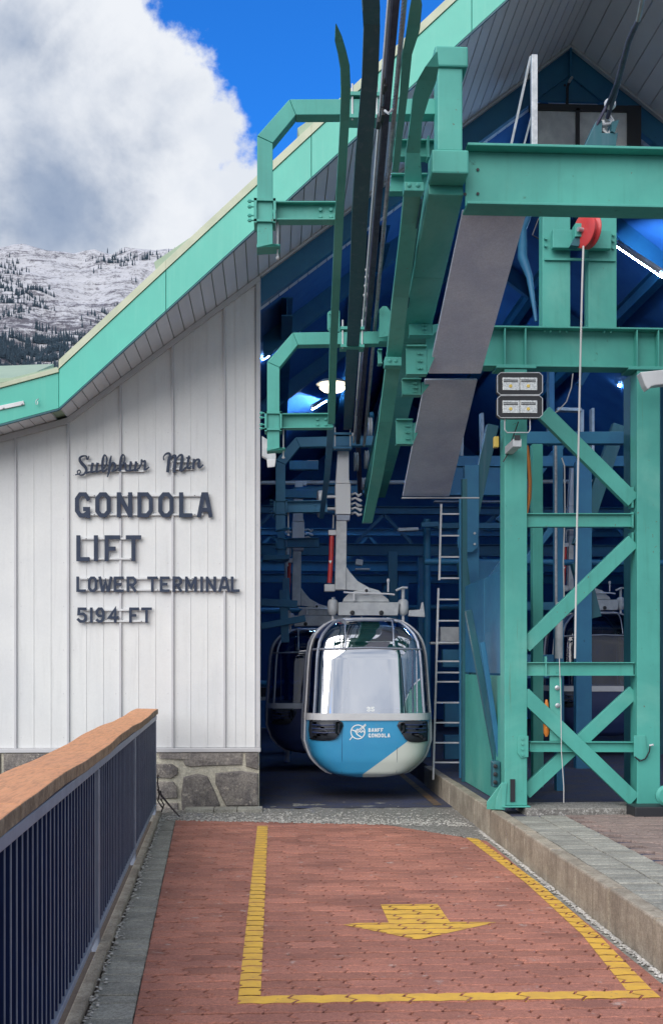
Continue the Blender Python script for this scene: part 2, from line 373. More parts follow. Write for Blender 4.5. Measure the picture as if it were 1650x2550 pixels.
def mz(x, y):
    b = (y - 620) / 900.0
    b = max(0.0, min(1.0, b)); base = -6 + 552 * (b * .82 + .18 * b * b)
    side = 1 - .00000016 * (x + 320) ** 2 - .10 * max(0.0, (-x - 480) / 500.0)
    p = V((x * .0019, y * .0019, 0)); n = noise.fractal(p, 1.0, 2.0, 6, noise_basis='PERLIN_ORIGINAL')
    p2 = V((x * .011, y * .011, 3.1)); r_ = 1 - abs(noise.fractal(p2, .9, 2.1, 5, noise_basis='PERLIN_ORIGINAL'))
    return base * max(.15, side) + (n * 34 + (r_ - .8) * 20) * min(1, b * 4) - (25 if y > 1600 else 0) * ((y - 1600) / 200 if y > 1600 else 0)
mb = MB(); nx, ny = 230, 170
xs = [-1900 + 3000 * i / nx for i in range(nx + 1)]; ys = [600 + 1300 * (j / ny) for j in range(ny + 1)]
for y in ys:
    for x in xs: mb.v.append(V((x, y, mz(x, y))))
for j in range(ny):
    for i in range(nx):
        a = j * (nx + 1) + i; mb.f.append((a, a + 1, a + nx + 2, a + nx + 1))
mt = struct('mountain', mb, 'mountain', smooth=False)
for p_ in mt.data.polygons: p_.use_smooth = True
mt['label'] = 'snow covered rocky mountain slope behind the roof'

def conifer_mesh(seed, h=1.0):
    rd = random.Random(seed); m = MB()
    m.tube([(0, 0, -.05), (0, 0, h)], [.035, .006], 5)
    k = 6
    for i in range(k):
        z0 = h * (.10 + .86 * i / k); r0 = .135 * (1 - i / k) ** .85 + .025; n = 7
        o = len(m.v); m.v.append(V((0, 0, z0 + h * .24)))
        for j in range(n * 2):
            a = math.pi * j / n + i; rr = r0 * (1 if j % 2 else .55) * rd.uniform(.75, 1.2)
            m.v.append(V((rr * math.cos(a), rr * math.sin(a), z0 + rd.uniform(-.03, .02))))
        for j in range(n * 2): m.f.append((o, o + 1 + j, o + 1 + (j + 1) % (n * 2)))
    return m
tree_src = [ob('snowy_conifer', conifer_mesh(s), 'conifer') for s in range(4)]
spots = []
rd = random.Random(5)
tries = 0
while len(spots) < 7500 and tries < 60000:
    tries += 1
    px = rd.uniform(-260, 560); py = rd.uniform(640, 980)
    # find the slope point for this line of sight
    r_ = ray(px, py); Y = None
    d = rd.uniform(0, 1)
    hit = None; y = 640
    while y < 1650:
        tt = y / r_.y
        if mz(r_.x * tt, y) > H + r_.z * tt: hit = y; break
        y += 14
    if hit is None: continue
    x = r_.x * hit / r_.y; z = mz(x, hit)
    n = noise.fractal(V((x * .006 + 7, hit * .004, z * .012)), 1, 2, 4, noise_basis='PERLIN_ORIGINAL')
    dens = (py - 670) / 230.0 * 1.0 + n * 1.5 - .06
    if px < 170 and 850 < py: dens += .45
    if 200 < px < 400 and 650 < py < 710: dens += .35
    if rd.random() > dens: continue
    spots.append((x, hit, z, rd.uniform(4.5, 9.5) * (1.25 if py > 850 else .85)))
spots.sort(key=lambda s: -s[3] / s[1])
vis = spots[:280]; rest = spots[280:]
for i, (x, y, z, h) in enumerate(vis):
    o = tree_src[i] if i < 4 else tree_src[i % 4].copy()
    if i >= 4: COL.objects.link(o)
    o.location = (x, y, z - .2); o.scale = (h, h, h); o.rotation_euler = (0, 0, rd.uniform(0, 6.28))
    tag(o, 'slender dark conifer standing on the snowy mountain slope', 'tree', 'conifers on the snowy mountain slope')
mb = MB(); cm = [conifer_mesh(s + 10) for s in range(3)]
for i, (x, y, z, h) in enumerate(rest):
    c = cm[i % 3]; mb.add([p * h + V((x, y, z - .2)) for p in c.v], c.f)
tag(ob('far_forest', mb, 'conifer'), 'distant scattered conifers covering the snowy slope', 'forest', kind='stuff')

# ------------------------------------------------------------------ paved drive
def bx_left(Y): return -.873 + (10.5 - Y) * .0555     # red paving's left edge
def fence_x(Y): return -1.087 + (11.02 - Y) * .046
L_, HR = .24, .12
def paver_outline(L=L_, h=HR, gap=.0052, zig=.024, gy=.0058):
    a, b = L / 2 - gap, h / 2 - gy
    rr = [(a, -b), (a + zig, -b * .3), (a - zig * .8, b * .3), (a, b)]
    ll = [(-a, b), (-a - zig * .8, b * .3), (-a + zig, -b * .3), (-a, -b)]
    top = [(L * .22, b + .0065), (0, b - .0065), (-L * .22, b + .0065)]
    bot = [(-L * .22, -b + .0065), (0, -b - .0065), (L * .22, -b + .0065)]
    return rr + top + ll + bot                    # counter-clockwise
def paver_solid(mb, poly, cx, cy, z, th=.03, ch=.004, dz=0.0, tilt=(0, 0)):
    n = len(poly)
    ax = sum(p[0] for p in poly) / n; ay = sum(p[1] for p in poly) / n
    zz = lambda p: z + dz + tilt[0] * p[0] + tilt[1] * p[1]
    w = max(p[0] for p in poly) - min(p[0] for p in poly); hh = max(p[1] for p in poly) - min(p[1] for p in poly)
    sx = 1 - 2 * ch / max(w, .02); sy = 1 - 2 * ch / max(hh, .02)
    top = [V((cx + ax + (p[0] - ax) * sx, cy + ay + (p[1] - ay) * sy, zz(p))) for p in poly]
    rim = [V((cx + p[0], cy + p[1], zz(p) - ch)) for p in poly]; bot = [V((cx + p[0], cy + p[1], z - th)) for p in poly]
    o = len(mb.v); mb.v += top + rim + bot; mb.f.append(tuple(o + i for i in range(n)))
    for i in range(n):
        j = (i + 1) % n; mb.f.append((o + j, o + i, o + n + i, o + n + j)); mb.f.append((o + n + j, o + n + i, o + 2 * n + i, o + 2 * n + j))

drive = struct('paved_drive', MB().add([(-1.15, 2.0, -.018), (1.76, 2.0, -.018), (1.76, 11.2, -.018), (-1.15, 11.2, -.018)], [(0, 1, 2, 3)]), 'bed')
drive['label'] = 'red interlocking paved drive in front of the terminal'
marks = {'front': [[(-.145, 4.76), (1.61, 4.76), (1.61, 4.885), (-.145, 4.885)]],
         'left': [[(-.145, 4.885), (-.052, 4.885), (-.046, 10.08), (-.136, 10.08)]],
         'right': [[(1.500, 4.885), (1.610, 4.885), (1.668, 5.9), (1.582, 5.9)], [(1.582, 5.9), (1.668, 5.9), (1.688, 7.35), (1.604, 7.35)], [(1.604, 7.35), (1.688, 7.35), (1.63, 9.30), (1.548, 9.30)]],
         'arrow': [[(.62, 6.235), (.95, 6.235), (.95, 6.71), (.62, 6.71)], [(.727, 5.84), (1.197, 6.215), (1.0, 6.235), (.45, 6.235), (.37, 6.20)]]}
mmb = {k: MB() for k in marks}
far_end = [( -.95, 10.5), (1.0, 10.02)]
shared = [None, None, None]
full = paver_outline()
for k in range(3):
    mb = MB(); paver_solid(mb, full, 0, 0, 0, tilt=(random.uniform(-.006, .006), random.uniform(-.008, .008)))
    shared[k] = mb
share_me = []
for k in range(3):
    o = ob('paver', shared[k], 'brick'); share_me.append(o.data); bpy.data.objects.remove(o)
cells = []
row = 0; Y = 3.62
while Y < 10.8:
    off = (row % 2) * L_ / 2 + random.uniform(-.003, .003)
    X = -1.0 + off
    while X < 1.8:
        g = [(p[0] + X, p[1] + Y) for p in full]
        # region limits
        q = clip(g, -1, -.0555, -(bx_left(0) + 0) )          # x >= bx_left(y)
        q = clip(q, 1, 0, 1.688) if len(q) > 2 else q
        q = clip(q, .20, 1, 10.34) if len(q) > 2 else q
        q = clip(q, 1.35, 1, 9.32 + 1.35 * 1.56) if len(q) > 2 else q
        if len(q) > 2 and abs(area(q)) > .0012: cells.append((X, Y, q, len(q) == len(g) and abs(abs(area(q)) - abs(area(g))) < 1e-9))
        X += L_
    Y += HR; row += 1
cells.sort(key=lambda c: c[1])
farb = MB()
for i, (X, Y, q, whole) in enumerate(cells):
    dz = random.uniform(-.0022, .0018)
    if i < 296:
        if whole:
            o = bpy.data.objects.new('paver', share_me[i % 3]); COL.objects.link(o); o.location = (X, Y, dz); o.parent = drive
        else:
            mb = MB(); paver_solid(mb, q, 0, 0, 0, dz=dz); o = ob('paver', mb, 'brick', parent=drive)
    else: paver_solid(farb, q, 0, 0, 0, dz=dz)
    for k, polys in marks.items():
        for cv in polys:
            if area(cv) < 0: cv = cv[::-1]
            # inset a little so the joint stays bare
            cxx = sum(p[0] for p in q) / len(q); cyy = sum(p[1] for p in q) / len(q)
            qi = [(cxx + (p[0] - cxx) * .985, cyy + (p[1] - cyy) * .985) for p in q]
            r2 = clip_convex(qi, cv)
            if len(r2) > 2 and abs(area(r2)) > 2e-5:
                o_ = len(mmb[k].v); mmb[k].v += [V((a, b, .0026)) for a, b in r2]; mmb[k].f.append(tuple(range(o_, o_ + len(r2))))
o = ob('paver', farb, 'brick', parent=drive); o['kind'] = 'stuff'
for k, nm, lb in (('front', 'painted_line', 'yellow painted line across the near end of the bay'), ('left', 'painted_line', 'yellow painted line along the left of the bay'),
                  ('right', 'painted_line', 'yellow painted line beside the right kerb'), ('arrow', 'painted_arrow', 'yellow painted arrow pointing out of the bay')):
    for cv in marks[k]:                       # paint that ran down into the joints
        if area(cv) < 0: cv = cv[::-1]
        o_ = len(mmb[k].v); mmb[k].v += [V((a, b, -.0085)) for a, b in cv]; mmb[k].f.append(tuple(range(o_, o_ + len(cv))))
    o = struct(nm, mmb[k], 'yellow'); o['label'] = lb

# grey borders of single pavers either side
def strip_pavers(name, x0f, x1f, y0, y1, z, dy, m, label, zbed):
    mb = MB(); mb.add([(x0f(y0) - .05, y0, zbed), (x1f(y0) + .02, y0, zbed), (x1f(y1) + .02, y1, zbed), (x0f(y1) - .05, y1, zbed)], [(0, 1, 2, 3)])
    par = struct(name, mb, 'bed'); par['label'] = label
    Y = y0
    while Y < y1:
        g = .004; a, b = Y + g, min(Y + dy, y1) - g
        j = lambda: random.uniform(-.003, .003)
        q = [(x0f(a) + j(), a + j()), (x1f(a) - .004 + j(), a + j()), (x1f(b) - .004, b + j()), (x0f(b), b + j())]
        cy = (a + b) / 2; cx_ = (x0f(cy) + x1f(cy)) / 2
        mb = MB(); paver_solid(mb, [(p[0] - cx_, p[1] - cy) for p in q], 0, 0, 0, dz=random.uniform(-.004, .002))
        o = ob('paver', mb, m); o.parent = par; o.location = (cx_, cy, z)
        Y += dy
    return par
strip_pavers('paved_border', lambda y: fence_x(y) + .055, bx_left, 3.6, 10.9, -.004, .112, 'greypav', 'grey paver border between the railing and the red paving', -.026)
strip_pavers('paved_border', lambda y: 1.692, lambda y: 1.748, 3.9, 9.6, -.006, .112, 'greypav', 'narrow grey paver border along the foot of the kerb', -.028)

# rough concrete apron at the threshold, pebbles
mb = MB(); nx, ny = 60, 22
for j in range(ny + 1):
    for i in range(nx + 1):
        x = -1.25 + 3.02 * i / nx; y = 9.2 + 2.6 * j / ny
        z = -.012 + .012 * noise.noise(V((x * 6, y * 6, 0))) + .006 * noise.noise(V((x * 22, y * 22, 1)))
        edge = max(.20 * x + y - 10.36, (1.35 * x + y - 11.46) * .7) + .09 * noise.noise(V((x * 3.5, 0, 4)))
        z += .012 if edge > 0 else -.03
        mb.v.append(V((x, y, z)))
for j in range(ny):
    for i in range(nx):
        a = j * (nx + 1) + i; mb.f.append((a, a + 1, a + nx + 2, a + nx + 1))
ap = struct('gravel_apron', mb, 'gravel', smooth=True); ap['label'] = 'strip of rough pebbly concrete before the entrance'
ico = [V((0, 0, 1)), V((0, 0, -1))] + [V((math.cos(a), math.sin(a), .2 * (-1) ** i)) for i, a in enumerate([k * 1.047 for k in range(6)])]
icf = [(0, 2 + i, 2 + (i + 1) % 6) for i in range(6)] + [(1, 2 + (i + 1) % 6, 2 + i) for i in range(6)]
mb = MB()
for i in range(4200):
    k = random.random()
    if k < .55: x = random.uniform(-1.0, 1.74); y = 10.36 - .2 * x + abs(random.gauss(0, .38)) - .08
    elif k < .66: y = random.uniform(3.9, 10.9); x = fence_x(y) + .05 + abs(random.gauss(0, .02))
    else: y = random.uniform(4.2, 9.7); x = 1.738 - abs(random.gauss(0, .015))
    if y > 11.6: continue
    s = random.uniform(.003, .011)
    a = random.uniform(0, 6.3); mm = Matrix.Rotation(a, 3, 'Z')
    mb.add([mm @ V((p.x * s * 1.3, p.y * s, p.z * s * .6)) + V((x, y, .002)) for p in ico], icf)
tag(ob('gravel', mb, 'pebble'), 'loose pebbles scattered along the edges of the paving', 'gravel', kind='stuff')

# terminal floor
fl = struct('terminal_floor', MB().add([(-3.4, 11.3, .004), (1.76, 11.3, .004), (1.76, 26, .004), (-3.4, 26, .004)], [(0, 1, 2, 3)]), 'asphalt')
o = struct('worn_line', MB().add([(1.585, 11.45, .009), (1.665, 11.45, .009), (1.665, 20, .009), (1.585, 20, .009)], [(0, 1, 2, 3)]), 'ochre'); o['label'] = 'worn ochre line on the terminal floor'

# ------------------------------------------------------------------ kerb and platform
kb = struct('kerb', MB().box(1.756, 1.836, 2.4, 13.5, -.1, .212), 'bed'); kb['label'] = 'raised concrete kerb on the right of the drive'
Y = 2.6; seg = 0
while Y < 13.4:
    l = random.uniform(.62, .74)
    jx = random.uniform(-.003, .003)
    o = ob('kerb_stone', MB().box(1.748 + jx, 1.842, Y + .004, Y + l - .004, -.09, .224 + random.uniform(-.003, .002)), 'concrete', parent=kb, bevel=.012)
    Y += l
pl = struct('platform', MB().box(1.845, 7.5, 2.0, 26, -.1, .196), 'asphalt'); pl['label'] = 'raised paved platform on the right'
n = 0
Y = 4.3
while Y < 8.95:
    for k, (x0, x1, m) in enumerate([(1.848, 2.06, 'greypav'), (2.065, 2.27, 'greypav')]):
        mb = MB(); j = random.uniform(-.004, .004)
        paver_solid(mb, [(-(x1 - x0) / 2 + .003, -.048), ((x1 - x0) / 2 - .003, -.044 + j), ((x1 - x0) / 2 - .003, .046 + j), (-(x1 - x0) / 2 + .003, .042)], 0, 0, 0, dz=random.uniform(-.002, .003))
        o = ob('paver', mb, m); o.parent = pl; o.location = ((x0 + x1) / 2, Y, .218); n += 1
    Y += .10
mb = MB(); paver_solid(mb, paver_outline(.24, .12, .003, .014), 0, 0, 0); bo = ob('paver', mb, 'brownpav'); bme = bo.data; bpy.data.objects.remove(bo)
Y = 4.9; row = 0; rest_b = MB()
while Y < 9.05:
    X = 2.40 + (row % 2) * .12
    while X < min(3.5, .36 * Y + .2):
        if n < 296:
            o = bpy.data.objects.new('paver', bme); COL.objects.link(o); o.parent = pl; o.location = (X, Y, .214 + random.uniform(-.002, .002)); n += 1
        else: paver_solid(rest_b, paver_outline(.24, .12, .003, .014), X, Y, .214, dz=random.uniform(-.002, .002))
        X += .24
    Y += .12; row += 1
if rest_b.v:
    o = ob('paver', rest_b, 'brownpav', parent=pl); o['kind'] = 'stuff'
sl = struct('platform_sill', MB().box(2.0, 3.06, 9.12, 9.55, .1, .255), 'gravel', bevel=.01); sl['label'] = 'low concrete sill under the green tower'

# ------------------------------------------------------------------ terminal building
XR = 2.91
def U(x):                                     # underside of the roof
    if x > XR: x = 2 * XR - x
    return 3.774 + .285 * (x + 1.97) if x < -1.97 else .76 * x + 5.27
def YF(x):                                    # front line of the prow eave
    if x > XR: x = 2 * XR - x
    return 10.84 if x < -1.97 else 9.95 - .45 * x
T = thing('gondola_terminal', (0, YW, 0), 'white sided cable car terminal with green prow roof and stone base', 'building')
xe = at(648, 1400, YW).x                      # edge of the opening
zb = at(400, 1862, YW).z                      # siding bottom
step = .4985; x560 = at(559, 1400, YW).x
seams = [x560 - step * k for k in range(0, 16)]
edges = [xe - .045] + seams
for a, b in zip(edges[:-1], edges[1:]):      # a > b
    x0, x1 = b + .006, a - .006
    if x0 > x1: continue
    mb = MB(); xsn = [x0]; 
    if x0 < -1.97 < x1: xsn.append(-1.97)
    xsn.append(x1)
    top = [(x, YW, U(x) - .055) for x in xsn]
    mb.prism([(x0, YW, zb), (x1, YW, zb)] + top[::-1], (0, .04, 0))
    o = ob('siding_panel', mb, 'siding', parent=T)
    mb = MB()
    for k in (1, 2):                          # pressed ribs of the panel
        xr = x0 + (x1 - x0) * k / 3
        mb.prism([(xr - .0035, YW - .0005, zb + .004), (xr + .0035, YW - .0005, zb + .004), (xr + .0035, YW - .0005, U(xr) - .062), (xr - .0035, YW - .0005, U(xr) - .062)], (0, -.0035, 0))
    ob('rib', mb, 'siding', parent=o)
for x in seams:
    mb = MB().box(x - .012, x + .012, YW - .022, YW + .02, zb - .002, U(x) - .06); ob('batten', mb, 'trim', parent=T, bevel=.004)
# frame trims: top (follows the rake), bottom, corner
for a, b in ((-8, -1.97), (-1.97, xe)):
    mb = MB().prism([(a, YW - .03, U(a) - .065), (b, YW - .03, U(b) - .065), (b, YW - .03, U(b) - .004), (a, YW - .03, U(a) - .004)], (0, .068, 0))
    ob('rake_trim', mb, 'trim', parent=T, bevel=.004)
ob('base_trim', MB().box(-8, xe + .004, YW - .040, YW + .05, zb - .045, zb - .003), 'trim', parent=T, bevel=.006)
ob('corner_trim', MB().box(xe - .044, xe, YW - .026, YW + .20, zb - .002, U(xe) - .07), 'trim', parent=T, bevel=.004)
mb = MB()
for z in (zb + .12, 1.9, 2.75, 3.3, 4.1, 4.5): mb.bolt((xe - .03, YW - .026, z), r=.006, h=.005)
ob('screw', mb, 'galv', parent=T)
# stone base
ob('base_wall', MB().box(-8, xe - .012, YW - .02, YW + .3, -.1, zb - .047), 'mortar', parent=T)
zp = lambda zx, zy: (zx / 2.333, 1650 + zy / 2.333)
stones = [[(925, 520), (1000, 517), (1412, 506), (1408, 594), (1200, 600), (1110, 606), (1078, 597), (1056, 556), (1000, 538), (925, 556)],
          [(1424, 506), (1500, 504), (1500, 622), (1430, 602)], [(1252, 642), (1400, 628), (1500, 642), (1502, 836), (1315, 836), (1285, 775), (1252, 700)],
          [(1068, 664), (1150, 645), (1206, 660), (1246, 742), (1280, 828), (1266, 851), (1058, 868), (1054, 760)],
          [(880, 590), (1000, 588), (1034, 612), (1034, 646), (998, 674), (880, 668)], [(880, 692), (1008, 692), (1030, 722), (1034, 786), (880, 796)],
          [(880, 816), (1036, 816), (1040, 876), (880, 884)]]
zt = zb - .052
def stone(poly3, proud):
    mb = MB(); n_ = len(poly3); c = sum(poly3, V((0, 0, 0))) / n_
    back = [V((p.x, YW - .015, p.z)) for p in poly3]; mid = [V((p.x, YW - .015 - proud * .6, p.z)) for p in poly3]
    fr = [V((c.x + (p.x - c.x) * .94, YW - .018 - proud, c.z + (p.z - c.z) * .92)) for p in poly3]
    cc = V((c.x, YW - .022 - proud * 1.15, c.z))
    o_ = len(mb.v); mb.v += back + mid + fr + [cc]
    for i in range(n_):
        j = (i + 1) % n_
        mb.f += [(o_ + i, o_ + j, o_ + n_ + j, o_ + n_ + i), (o_ + n_ + i, o_ + n_ + j, o_ + 2 * n_ + j, o_ + 2 * n_ + i), (o_ + 2 * n_ + i, o_ + 2 * n_ + j, o_ + 3 * n_)]
    mb.f.append(tuple(o_ + i for i in range(n_)))
    ob('stone', mb, 'stone', parent=T)
for s in stones:
    pts = []
    for q in s:
        p = at(*zp(*q), YW); p.z = min(p.z, zt); pts.append(p)
    stone(pts, random.uniform(.015, .03))
x = -1.72
while x > -7.8:                              # the wall's stones further left, behind the railing
    w = random.uniform(.35, .6); cut = random.uniform(.22, .36)
    m_ = lambda: random.uniform(-.04, .04)
    a = [V((x - w + .015, 0, .01)), V((x - .012, 0, .01)), V((x - .012 + m_() * .3, 0, cut - .012 + m_() * .5)), (V((x - w / 2, 0, cut + m_() - .01))), V((x - w + .015, 0, cut - .012 + m_() * .5))]
    b = [V((x - w + .015, 0, cut + .03)), V((x - w / 2 + m_(), 0, cut + .045)), V((x - .012, 0, cut + .03)), V((x - .012, 0, zt)), V((x - w + .015, 0, zt))]
    stone(a, random.uniform(.012, .03)); stone(b, random.uniform(.012, .03)); x -= w
# soffit planks
xs_ = []
x = -4.2
while x < 2.909:
    xs_.append((x, min(x + .1015, XR))); x += .1015
x = XR
while x < 6.0: xs_.append((x, x + .13)); x += .13
for a, b in xs_:
    g = .004
    if a < -1.97 < b: a = -1.97
    ya, yb = YF(a + g) + .03, YF(b - g) + .03; yback = 12.4
    p = [V((a + g, ya, U(a + g))), V((b - g, yb, U(b - g))), V((b - g, yback, U(b - g))), V((a + g, yback, U(a + g)))]
    mb = MB().prism(p, (0, 0, .02)); ob('soffit_plank', mb, 'soffit', parent=T)
# roof slab above
def roof_slab(pts, mname, nm, yb=27.0):
    mb = MB()
    for (a, za, ya), (b, zbb, yb_) in zip(pts[:-1], pts[1:]):
        lo = [V((a, ya, za)), V((b, yb_, zbb)), V((b, yb, zbb)), V((a, yb, za))]
        mb.hexa(lo + [p + V((0, 0, .30)) for p in lo])
    return ob(nm, mb, mname, parent=T)
pts = [(x, U(x) + .022, YF(x) + .045) for x in (-8, -1.97, XR)]
roof_slab(pts[:2], 'roofgreen', 'roof'); roof_slab(pts[1:], 'roofgreen', 'roof')
roof_slab([(x, U(x) + .022, YF(x) + .045) for x in (XR, 2 * XR + 1.97)], 'roofgreen', 'roof')
roof_slab([(x, U(x) + .022, YF(x) + .045) for x in (2 * XR + 1.97, 2 * XR + 8)], 'roofgreen', 'roof')
# walls and ceiling of the hall, shade put into their navy colour
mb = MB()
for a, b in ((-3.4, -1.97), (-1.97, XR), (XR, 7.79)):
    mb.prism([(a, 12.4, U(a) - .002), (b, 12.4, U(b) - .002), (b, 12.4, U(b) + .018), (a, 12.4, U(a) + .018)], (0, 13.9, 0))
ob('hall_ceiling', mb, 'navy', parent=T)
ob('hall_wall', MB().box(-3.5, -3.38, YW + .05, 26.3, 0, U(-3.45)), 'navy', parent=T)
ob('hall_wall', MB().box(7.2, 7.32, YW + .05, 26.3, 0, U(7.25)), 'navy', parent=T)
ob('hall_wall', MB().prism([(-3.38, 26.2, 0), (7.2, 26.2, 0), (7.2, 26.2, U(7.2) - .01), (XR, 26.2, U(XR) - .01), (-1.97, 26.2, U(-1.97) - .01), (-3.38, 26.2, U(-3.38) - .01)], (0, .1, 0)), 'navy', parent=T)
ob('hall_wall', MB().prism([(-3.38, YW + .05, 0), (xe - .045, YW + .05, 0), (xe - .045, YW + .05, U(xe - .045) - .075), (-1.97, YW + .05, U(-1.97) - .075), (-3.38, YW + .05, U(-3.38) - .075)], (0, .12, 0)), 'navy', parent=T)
ob('wall_pier', MB().prism([(6.4, YW, .2), (9.5, YW, .2), (9.5, YW, U(9.5) - .07), (6.4, YW, U(6.4) - .07)], (0, .12, 0)), 'siding', parent=T)
# fascia boards: tilted boards following the prow line
def fascia(a, b, h0, h1, m, nm, off, th=.03):
    p = []
    for (x, s) in ((a, 1), (b, 1)):
        pass
    y0, y1 = YF(a) - off, YF(b) - off
    f4 = [V((a, y0, U(a) + h0)), V((b, y1, U(b) + h0)), V((b, y1, U(b) + h1)), V((a, y0, U(a) + h1))]
    mb = MB().hexa(f4 + [p_ + V((0, th, 0)) for p_ in f4]); return ob(nm, mb, m, parent=T, bevel=.003)
brk = [-8, -5.2, -1.97, -.948, .321, 1.584, XR]
for a, b in zip(brk[:-1], brk[1:]):
    hh = .315 if b <= -1.96 else .345
    fascia(a + .002, b - .002, -.012, hh, 'fascia', 'fascia_board', 0)
    fascia(a + .001, b - .001, -.030, -.014, 'darkgreen', 'drip_edge', -.002, .03)
    fascia(a, b, hh + .003, hh + (.045 if b <= -1.96 else .085), 'cream', 'roof_edge', .012, .06)
mir = [2 * XR - x for x in brk][::-1]
for a, b in zip(mir[:-1], mir[1:]):
    fascia(a + .002, b - .002, -.012, .345, 'fascia', 'fascia_board', 0); fascia(a, b, .348, .43, 'cream', 'roof_edge', .012, .06)
# turned up ends of the roof sheets
for x in (-1.03, .235, 1.50):
    a, b = x, x + .34
    f4 = [V((a, YF(a) + .03, U(a) + .36)), V((b, YF(b) + .03, U(b) + .36)), V((b, YF(b) + .03, U(b) + .44)), V((a - .03, YF(a) + .03, U(a) + .50))]
    ob('roof_flashing', MB().hexa(f4 + [p_ + V((0, .5, 0)) for p_ in f4]), 'roofgreen', parent=T, bevel=.004)
# roof surface slopes seen on the left: low pitch sheet beyond the eave and a lower wing
q = [at(-60, 948, 11.4), at(122, 944, 11.4), at(140, 905, 12.6), at(-60, 935, 12.6)]
ob('low_roof_sheet', MB().prism([V((-5, 10.86, 3.34)) + V((0, 0, .0)), V((-1.99, 10.86, U(-1.99) + .36)), V((-1.99, 12.6, U(-1.99) + .50)), V((-5, 12.6, U(-5) + .50))], (0, 0, .02)), 'roofgreen', parent=T)
p0, p1 = at(-200, 935, 14), at(136, 917, 14)
ob('wing_roof', MB().hexa([at(-300, 968, 13.2), at(60, 950, 13.2), at(134, 916, 14.5), at(-300, 932, 14.5)] + [v + V((0, 0, .05)) for v in (at(-300, 968, 13.2), at(60, 950, 13.2), at(134, 916, 14.5), at(-300, 932, 14.5))]), 'roofgreen', parent=T)
# small plate and hook on the low fascia
fy = YF(-2.5) - .004
a, b = at(-20, 1020, fy), at(60, 1003, fy)
o = ob('bracket_plate', MB().beam(a, b, .02, .038), 'whitemetal', parent=T, bevel=.003)
ob('bolt', MB().bolt(at(8, 1015, fy - .012), r=.008), 'galv', parent=T); ob('bolt', MB().bolt(at(54, 1005, fy - .012), r=.008), 'galv', parent=T)
hk = [at(97, 993, fy - .02), at(92, 995, fy - .03), at(89, 1000, fy - .03), at(90, 1007, fy - .03), at(94, 1006, fy - .03), at(94, 999, fy - .03)]
ob('hook', MB().tube(hk, .004, 6), 'galv', parent=T)
# rafters of the gable and gusset
def rafter(x0, x1, y, h, m, nm='rafter', th=.1, drop=.004):
    f4 = [V((x0, y, U(x0) - drop)), V((x1, y, U(x1) - drop)), V((x1, y, U(x1) - drop - h)), V((x0, y, U(x0) - drop - h))]
    return ob(nm, MB().hexa(f4 + [p_ + V((0, th, 0)) for p_ in f4]), m, parent=T)
rafter(xe + .004, XR - .002, YW + .03, .27, 'shadesteel'); rafter(XR + .002, 6.4, YW + .03, .27, 'shadesteel')
mb = MB()
for sgn in (-1, 1):
    xa = xe + .004 if sgn < 0 else 6.4
    a, b = V((xa, YW - .01, U(xa) - .008)), V((XR + sgn * .002, YW - .01, U(XR) - .008))
    mb.beam(a + V((0, .0, -.012)), b + V((0, 0, -.012)), .05, .022)
ob('rafter_flange', mb, 'trim', parent=T)
rafter(xe + .01, XR, 13.4, .25, 'shadesteel'); rafter(XR, 6.4, 13.4, .25, 'shadesteel')
rafter(-1, XR, 16.5, .25, 'shadesteel'); rafter(XR, 6.8, 16.5, .25, 'shadesteel')
ob('ridge_plate', MB().box(XR - .008, XR + .008, YW - .03, YW + .028, U(XR) - .31, U(XR) - .03), 'shadesteel', parent=T)
g0, g1, g2 = at(1428, 172, YW + .06), at(1318, 250, YW + .06), at(1538, 248, YW + .06)
ob('gusset_plate', MB().prism([V((XR, YW + .06, g0.z)), V((g1.x, YW + .06, g1.z)), V((g2.x, YW + .06, g1.z))], (0, .03, 0)), 'shadesteel', parent=T)
mb = MB()
for px, py in ((1405, 212), (1447, 212)): mb.bolt(at(px, py, YW + .058), r=.012)
ob('bolt', mb, 'black', parent=T)
# screen with two pale sheets behind the upper girder
wb = thing('sheeted_hatch', at(1450, 370, 11.15), 'dark framed hatch with two wrinkled translucent sheets under the gable', 'hatch')
def prect(mb, x0, y0, x1, y1, D, th):
    a, b = at(x0, y1, D), at(x1, y0, D); return mb.box(a.x, b.x, D, D + th, a.z, b.z)
ob('sheet', prect(MB(), 1338, 272, 1434, 372, 11.15, .01), 'frost', parent=wb)
ob('sheet', prect(MB(), 1443, 272, 1560, 372, 11.15, .01), 'frost', parent=wb)
for r4 in ((1434, 268, 1443, 372), (1320, 262, 1562, 271), (1330, 272, 1337, 372), (1562, 262, 1596, 372)):
    ob('frame', prect(MB(), *r4, 11.12, .08), 'black', parent=wb)

# ------------------------------------------------------------------ sign lettering
def ribbon(pts, w, closed=False):            # 2d polyline -> left and right offset points
    n = len(pts); L, Rr = [], []
    for i in range(n):
        if closed: a, b, c = pts[i - 1], pts[i], pts[(i + 1) % n]
        else: a, b, c = pts[max(i - 1, 0)], pts[i], pts[min(i + 1, n - 1)]
        d1 = V((b[0] - a[0], b[1] - a[1])); d2 = V((c[0] - b[0], c[1] - b[1]))
        if d1.length < 1e-9: d1 = d2
        if d2.length < 1e-9: d2 = d1
        d1.normalize(); d2.normalize(); n1_ = V((-d1.y, d1.x)); n2_ = V((-d2.y, d2.x)); m_ = n1_ + n2_
        if m_.length < 1e-6: m_ = n1_
        m_.normalize(); k = min(2.2, 1 / max(.2, m_.dot(n1_)))
        ww = (w[i] if isinstance(w, list) else w) / 2
        L.append((b[0] + m_.x * ww * k, b[1] + m_.y * ww * k)); Rr.append((b[0] - m_.x * ww * k, b[1] - m_.y * ww * k))
    return L, Rr
